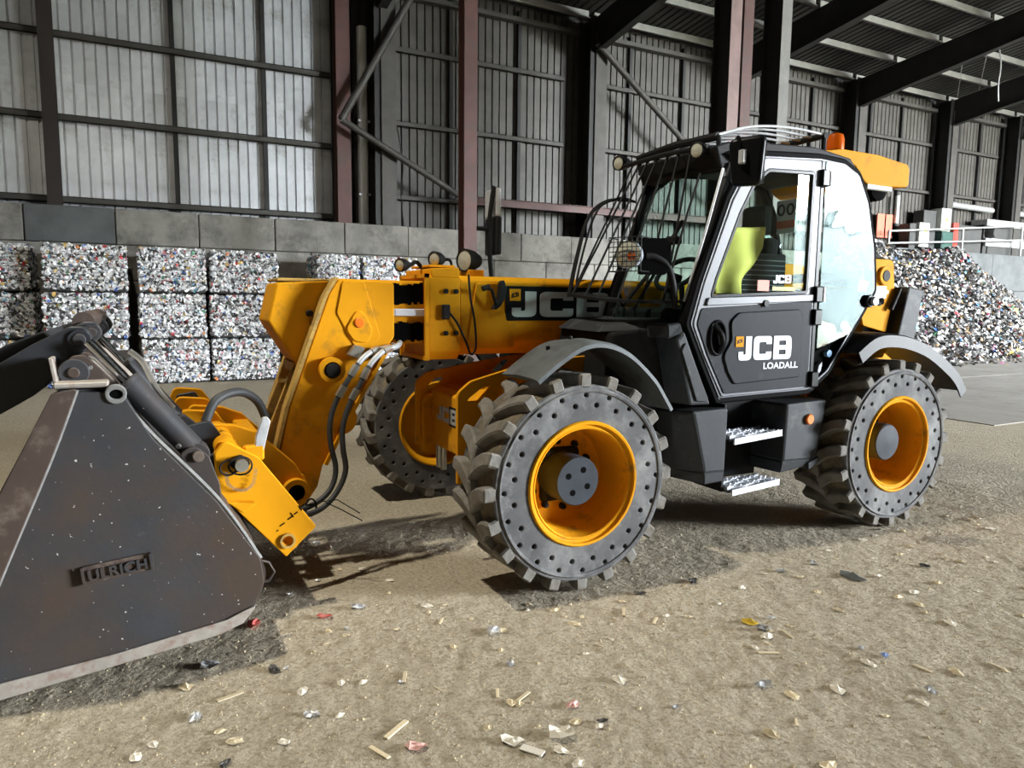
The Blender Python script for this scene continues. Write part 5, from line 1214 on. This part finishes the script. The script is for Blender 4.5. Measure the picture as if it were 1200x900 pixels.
for za, zb in ((4.42, 5.10), (3.98, 4.52)): MB().cyl((22.25, 13.9, za), (31.0, 13.9, zb), 0.04, 10).build('rail_tube', m_grey, rl)
def cabinet(name, label, cat, x0, x1, z0, z1, y, body, front=None, extra=None):
    root = empty(name, ((x0+x1)/2, y+0.2, z0)); tag(root, label, cat)
    MB().box(x0, x1, y, y+0.45, z0, z1).build('body', body, root, bevel=0.02)
    if front: MB().box(x0+0.03, x1-0.03, y-0.02, y, z0+0.04, z1-0.04).build('door', front, root, bevel=0.006)
    if extra: extra(root)
    return root
def warn(cx, cz, y):
    def f(root): MB().prism([(cx-0.10, cz), (cx+0.10, cz), (cx, cz+0.16)], y-0.028, y-0.021).build('warning_sign', MATS['label_green'], root)
    return f
cabinet('control_cabinet', 'narrow dark control cabinet left of the white switch box', 'cabinet', 24.12, 24.49, 3.72, 4.86, 14.35, m_dk, None, None)
cabinet('switch_box', 'white switch box with yellow warning triangle, left of the tall cabinet', 'cabinet', 24.52, 25.12, 3.98, 4.90, 14.22, m_cab, m_cab, warn(24.85, 4.55, 14.22))
cabinet('control_cabinet', 'tall dark cabinet standing behind the heap', 'cabinet', 25.15, 25.95, 3.72, 5.45, 14.50, m_dk)
cabinet('switch_box', 'tall white switch box with warning triangle beside the tall dark cabinet', 'cabinet', 25.97, 26.57, 4.66, 5.55, 14.30, m_cab, m_cab, warn(26.27, 5.05, 14.30))
cabinet('waste_skip', 'dark green steel bin below the tall white switch box', 'bin', 25.97, 26.70, 3.72, 4.64, 14.24, m_dgrn, m_dgrn)
cabinet('machine_post', 'red machine upright right of the green bin', 'machine', 26.72, 27.06, 3.72, 5.03, 14.25, m_rd)
cabinet('sorting_machine', 'dark sorting machine behind the handrail', 'machine', 27.1, 29.0, 3.72, 5.0, 14.45, m_dk)
cv = empty('conveyor', (32, 14.5, 3.7)); tag(cv, 'long grey conveyor with steel side panels behind the handrail', 'conveyor')
MB().box(29.05, 38, 14.3, 14.95, 5.05, 5.32).build('side_panel', m_grey, cv); MB().box(29.05, 38, 14.3, 14.95, 4.22, 4.55).build('side_panel', m_grey, cv)
MB().box(29.05, 38, 14.4, 14.9, 3.9, 5.1).build('belt_bed', m_dk, cv)
for x in (29.3, 32.5, 36): MB().box(x, x+0.12, 14.35, 14.5, 3.72, 5.05).build('leg', m_dk, cv)
MB().lathe([(0, -0.2), (0.18, -0.2), (0.22, 0), (0.18, 0.2), (0, 0.2)], 20, (29.3, 14.25, 4.75)).build('motor', m_dk, cv)
for i, (x0, x1) in enumerate(((23.05, 23.48), (23.56, 23.95))):
    p = MB().box(x0, x1, 14.98, 15.03, 4.32, 5.22).build('wall_panel', m_org, bevel=0.01); tag(p, ('left' if i == 0 else 'right')+' of two orange panels fixed on the cladding behind the heap', 'panel')
    for zz in (4.45, 4.55): MB().cyl(((x0+x1)/2, 14.97, zz), ((x0+x1)/2, 14.985, zz), 0.03, 8).build('bolt', m_dk, p)
dc = MB().cyl((26.6, 14.85, 5.86), (30.3, 14.85, 5.80), 0.12, 14).build('duct_pipe', m_grey); tag(dc, 'pale pipe on the cladding above the tall white switch box', 'pipe')
dc = MB().cyl((31.5, 14.85, 5.80), (36.0, 14.85, 5.78), 0.12, 14).build('duct_pipe', m_grey); tag(dc, 'pale pipe on the cladding at the right picture edge', 'pipe')
dc = MB().cyl((24.05, 14.9, 4.9), (24.05, 14.9, 5.95), 0.08, 12).build('duct_pipe', m_cab); tag(dc, 'short white upright pipe above the small cabinet', 'pipe')

# ---- litter on the floor ------------------------------------------------------------
m_paper = mat('pale_scrap', (222, 216, 202), 0.7, 0, var=0.15, scale=30, obj_var=0.15)
m_foil = mat('foil_scrap', (206, 208, 210), 0.35, 0.6, var=0.2, scale=40, obj_var=0.2)
m_tan = mat('tan_scrap', (204, 190, 160), 0.8, 0, var=0.2, scale=30, obj_var=0.2)
m_dks = mat('dark_scrap', (62, 60, 58), 0.6, 0.1, obj_var=0.2)
rl_ = random.Random(21)
def scrap_mesh(kind, seed):
    r = random.Random(seed)
    if kind == 'stick':
        return MB().box(-0.5, 0.5, -0.09, 0.09, 0.0, 0.06).mesh('s', 0.01, 1)
    n = 9; V = [(0, 0, r.uniform(0.10, 0.28))]
    for ring, rr in ((1, 0.3), (2, 0.55)):
        for i in range(n):
            t = 2*PI*i/n; q = rr*r.uniform(0.65, 1.1)
            V.append((q*math.cos(t), q*0.62*math.sin(t), r.uniform(0.04, 0.26) if kind == 'crumpled' else r.uniform(0.0, 0.10)))
    V.append((0, 0, -0.01))
    Fc = [(0, 1+i, 1+(i+1) % n) for i in range(n)]+[(1+i, 1+n+i, 1+n+(i+1) % n, 1+(i+1) % n) for i in range(n)]+[(2*n+1, 1+n+(i+1) % n, 1+n+i) for i in range(n)]
    return fix(me_from(V, Fc))
SM = {k: [scrap_mesh(k, 100+i) for i in range(4)] for k in ('crumpled', 'flat', 'stick')}
def scrap(name, label, cat, group, kind, material, x, y, s, rz=None, seed=None, sy=1.0):
    me = SM[kind][(seed if seed is not None else rl_.randrange(4)) % 4].copy(); me.materials.clear(); me.materials.append(material)
    o = bpy.data.objects.new(name, me); COL.objects.link(o)
    o.location = (x, y, floor_h(x, y)+0.002 if -4.2 < x < 4.6 and -2.9 < y < 1.65 else 0.0); o.rotation_euler = (0, 0, rl_.uniform(0, 6.28) if rz is None else rz); o.scale = (s, s*sy, s)
    tag(o, label, cat, group); return o
m_redp = mat('red_print', (186, 92, 84), 0.5, var=0.5, scale=25); m_yelp = mat('yellow_print', (206, 176, 60), 0.5); m_blup = mat('blue_print', (120, 146, 196), 0.5); m_pink = mat('pink_print', (208, 164, 156), 0.5, var=0.3, scale=25)
U = [('wrapper', 'red and white crumpled wrapper just right of the bucket heel', 'litter', 'crumpled', m_redp, -1.38, 0.29, .09),
     ('foil_scrap', 'silvery foil scrap between the bucket and the front wheel', 'litter', 'crumpled', m_foil, -0.67, -0.23, .10),
     ('foil_scrap', 'silver scrap lying against the yellow flattened tin', 'litter', 'crumpled', m_foil, 0.57, -0.8, .085),
     ('flattened_tin', 'yellow flattened tin on the floor before the step', 'litter', 'flat', m_yelp, 0.57, -0.71, .10),
     ('foil_scrap', 'bright silver scrap right of the picture centre near the bottom', 'litter', 'crumpled', m_foil, 0.16, -1.18, .09),
     ('dark_scrap', 'dark torn plastic strip on the floor in front of the rear wheel', 'litter', 'flat', mat('torn_plastic', (92, 96, 94), 0.5), 1.6, -0.53, .17),
     ('paper_strip', 'long white paper strip at the bottom centre', 'litter', 'stick', m_paper, -0.95, -1.14, .09),
     ('flattened_can', 'pinkish flattened can at the bottom left of centre', 'litter', 'crumpled', m_pink, -1.32, -0.93, .09),
     ('flattened_can', 'pink flattened can below the front wheel', 'litter', 'crumpled', m_pink, -0.66, -0.96, .07),
     ('plastic_scrap', 'clear crumpled plastic at the bottom centre', 'litter', 'crumpled', m_paper, -0.99, -1.06, .09),
     ('plastic_scrap', 'pale crumpled plastic right of the white paper strip', 'litter', 'crumpled', m_paper, -0.8, -1.11, .12),
     ('bottle_cap', 'small blue scrap on the floor toward the lower right', 'litter', 'crumpled', m_blup, 0.86, -1.26, .05),
     ('crushed_can', 'crushed dark can with silver rim under the bucket side', 'litter', 'crumpled', m_foil, -1.95, 0.02, .10),
     ('crushed_can', 'crushed red can close behind the bucket heel', 'litter', 'crumpled', m_redp, -1.72, 0.36, .10),
     ('wood_splinter', 'long pale wood splinter at the lower left of centre', 'litter', 'stick', m_tan, -1.35, -0.79, .13),
     ('dark_scrap', 'small black and white scrap at the lower left bottom edge', 'litter', 'crumpled', m_dks, -1.95, -0.71, .05)]
for nm, lb_, ct, kd, mm, x, y, s in U:
    scrap(nm, lb_, ct, None, kd, mm, x, y, s, rz=(-0.95 if nm == 'paper_strip' else (0.6 if nm == 'wood_splinter' else None)), sy=(2.2 if nm == 'paper_strip' else 1))
def zone(x, y):
    if x < -1.5: return 'in the lower left corner before the bucket'
    if y > 0.0 and x < 2: return 'behind the carriage, left of the front wheel'
    if x < -0.7 and y > -0.75: return 'between the bucket and the front wheel'
    if x < -0.3: return 'at the bottom centre of the picture'
    if x < 0.7 and y > -0.6: return 'right below the front wheel'
    if x < 1.0: return 'in the open foreground right of centre'
    if y > -0.7 and x < 2.4: return 'before the cab steps'
    if y <= -0.7 and x < 3: return 'in the lower right foreground'
    return 'at the far right beyond the rear wheel'
kinds = [('paper_scrap', 'small pale paper scrap lying on the dusty floor', 'flat', m_paper, 76), ('foil_scrap', 'small crumpled foil scrap lying on the dusty floor', 'crumpled', m_foil, 30),
         ('tan_flake', 'small tan flake lying on the dusty floor', 'flat', m_tan, 90), ('wood_splinter', 'short tan splinter lying on the dusty floor', 'stick', m_tan, 24), ('dark_scrap', 'small dark scrap lying on the dusty floor', 'crumpled', m_dks, 8)]
for nm, lb_, kd, mm, cnt in kinds:
    k = 0
    while k < cnt:
        x, y = rl_.uniform(-2.3, 3.6), rl_.uniform(-1.7, 1.6)
        if y > 0.0 and not x < -0.7: continue
        if -3.3 < x < -1.55 and y > -0.02: continue
        s = rl_.uniform(0.028, 0.085)*(1.3 if kd == 'stick' else 1)
        zn = zone(x, y); scrap(nm, lb_.replace('the dusty floor', 'the floor '+zn), 'litter', lb_.split(' lying')[0]+' pieces '+zn, kd, mm, x, y, s); k += 1
# far litter: strips of shred lying on the slabs near the heap
o = link('scattered_shred', flakes(random.Random(8), lambda r: ((lambda x: (x, 9.0-(x-17)*0.02+r.gauss(0, 0.25), 0.02))(r.uniform(14, 34)), (0, 0, 1)), 420, 0.03, 0.08, HEAP), None)
tag(o, 'thin line of shredded scraps on the pale slabs before the heap', 'shred', kind='stuff')
# grit: tiny stones joined into one
V = []; Fc = []; rg = random.Random(4)
for _ in range(16000):
    y = -2.6+4.4*rg.random()**1.0; x = rg.uniform(-2.7, 4.2)
    s = rg.uniform(0.002, 0.0065)*(1.7 if rg.random() < 0.08 else 1); z = floor_h(x, y) if (-4.2 < x < 4.6 and -2.9 < y < 1.65) else -0.006
    n0 = len(V); t = rg.uniform(0, 6.28)
    V += [(x, y, z+s*0.8)]+[(x+s*rg.uniform(0.7, 1.4)*math.cos(t+k*PI/2), y+s*rg.uniform(0.7, 1.4)*math.sin(t+k*PI/2), z-0.001) for k in range(4)]
    Fc += [(n0, n0+1+k, n0+1+(k+1) % 4) for k in range(4)]
g = link('grit', me_from(V, Fc), mat('grit', (178, 164, 134), 0.9, 0, var=0.5, scale=9), None); tag(g, 'fine tan grit scattered over the floor', 'grit', kind='stuff')
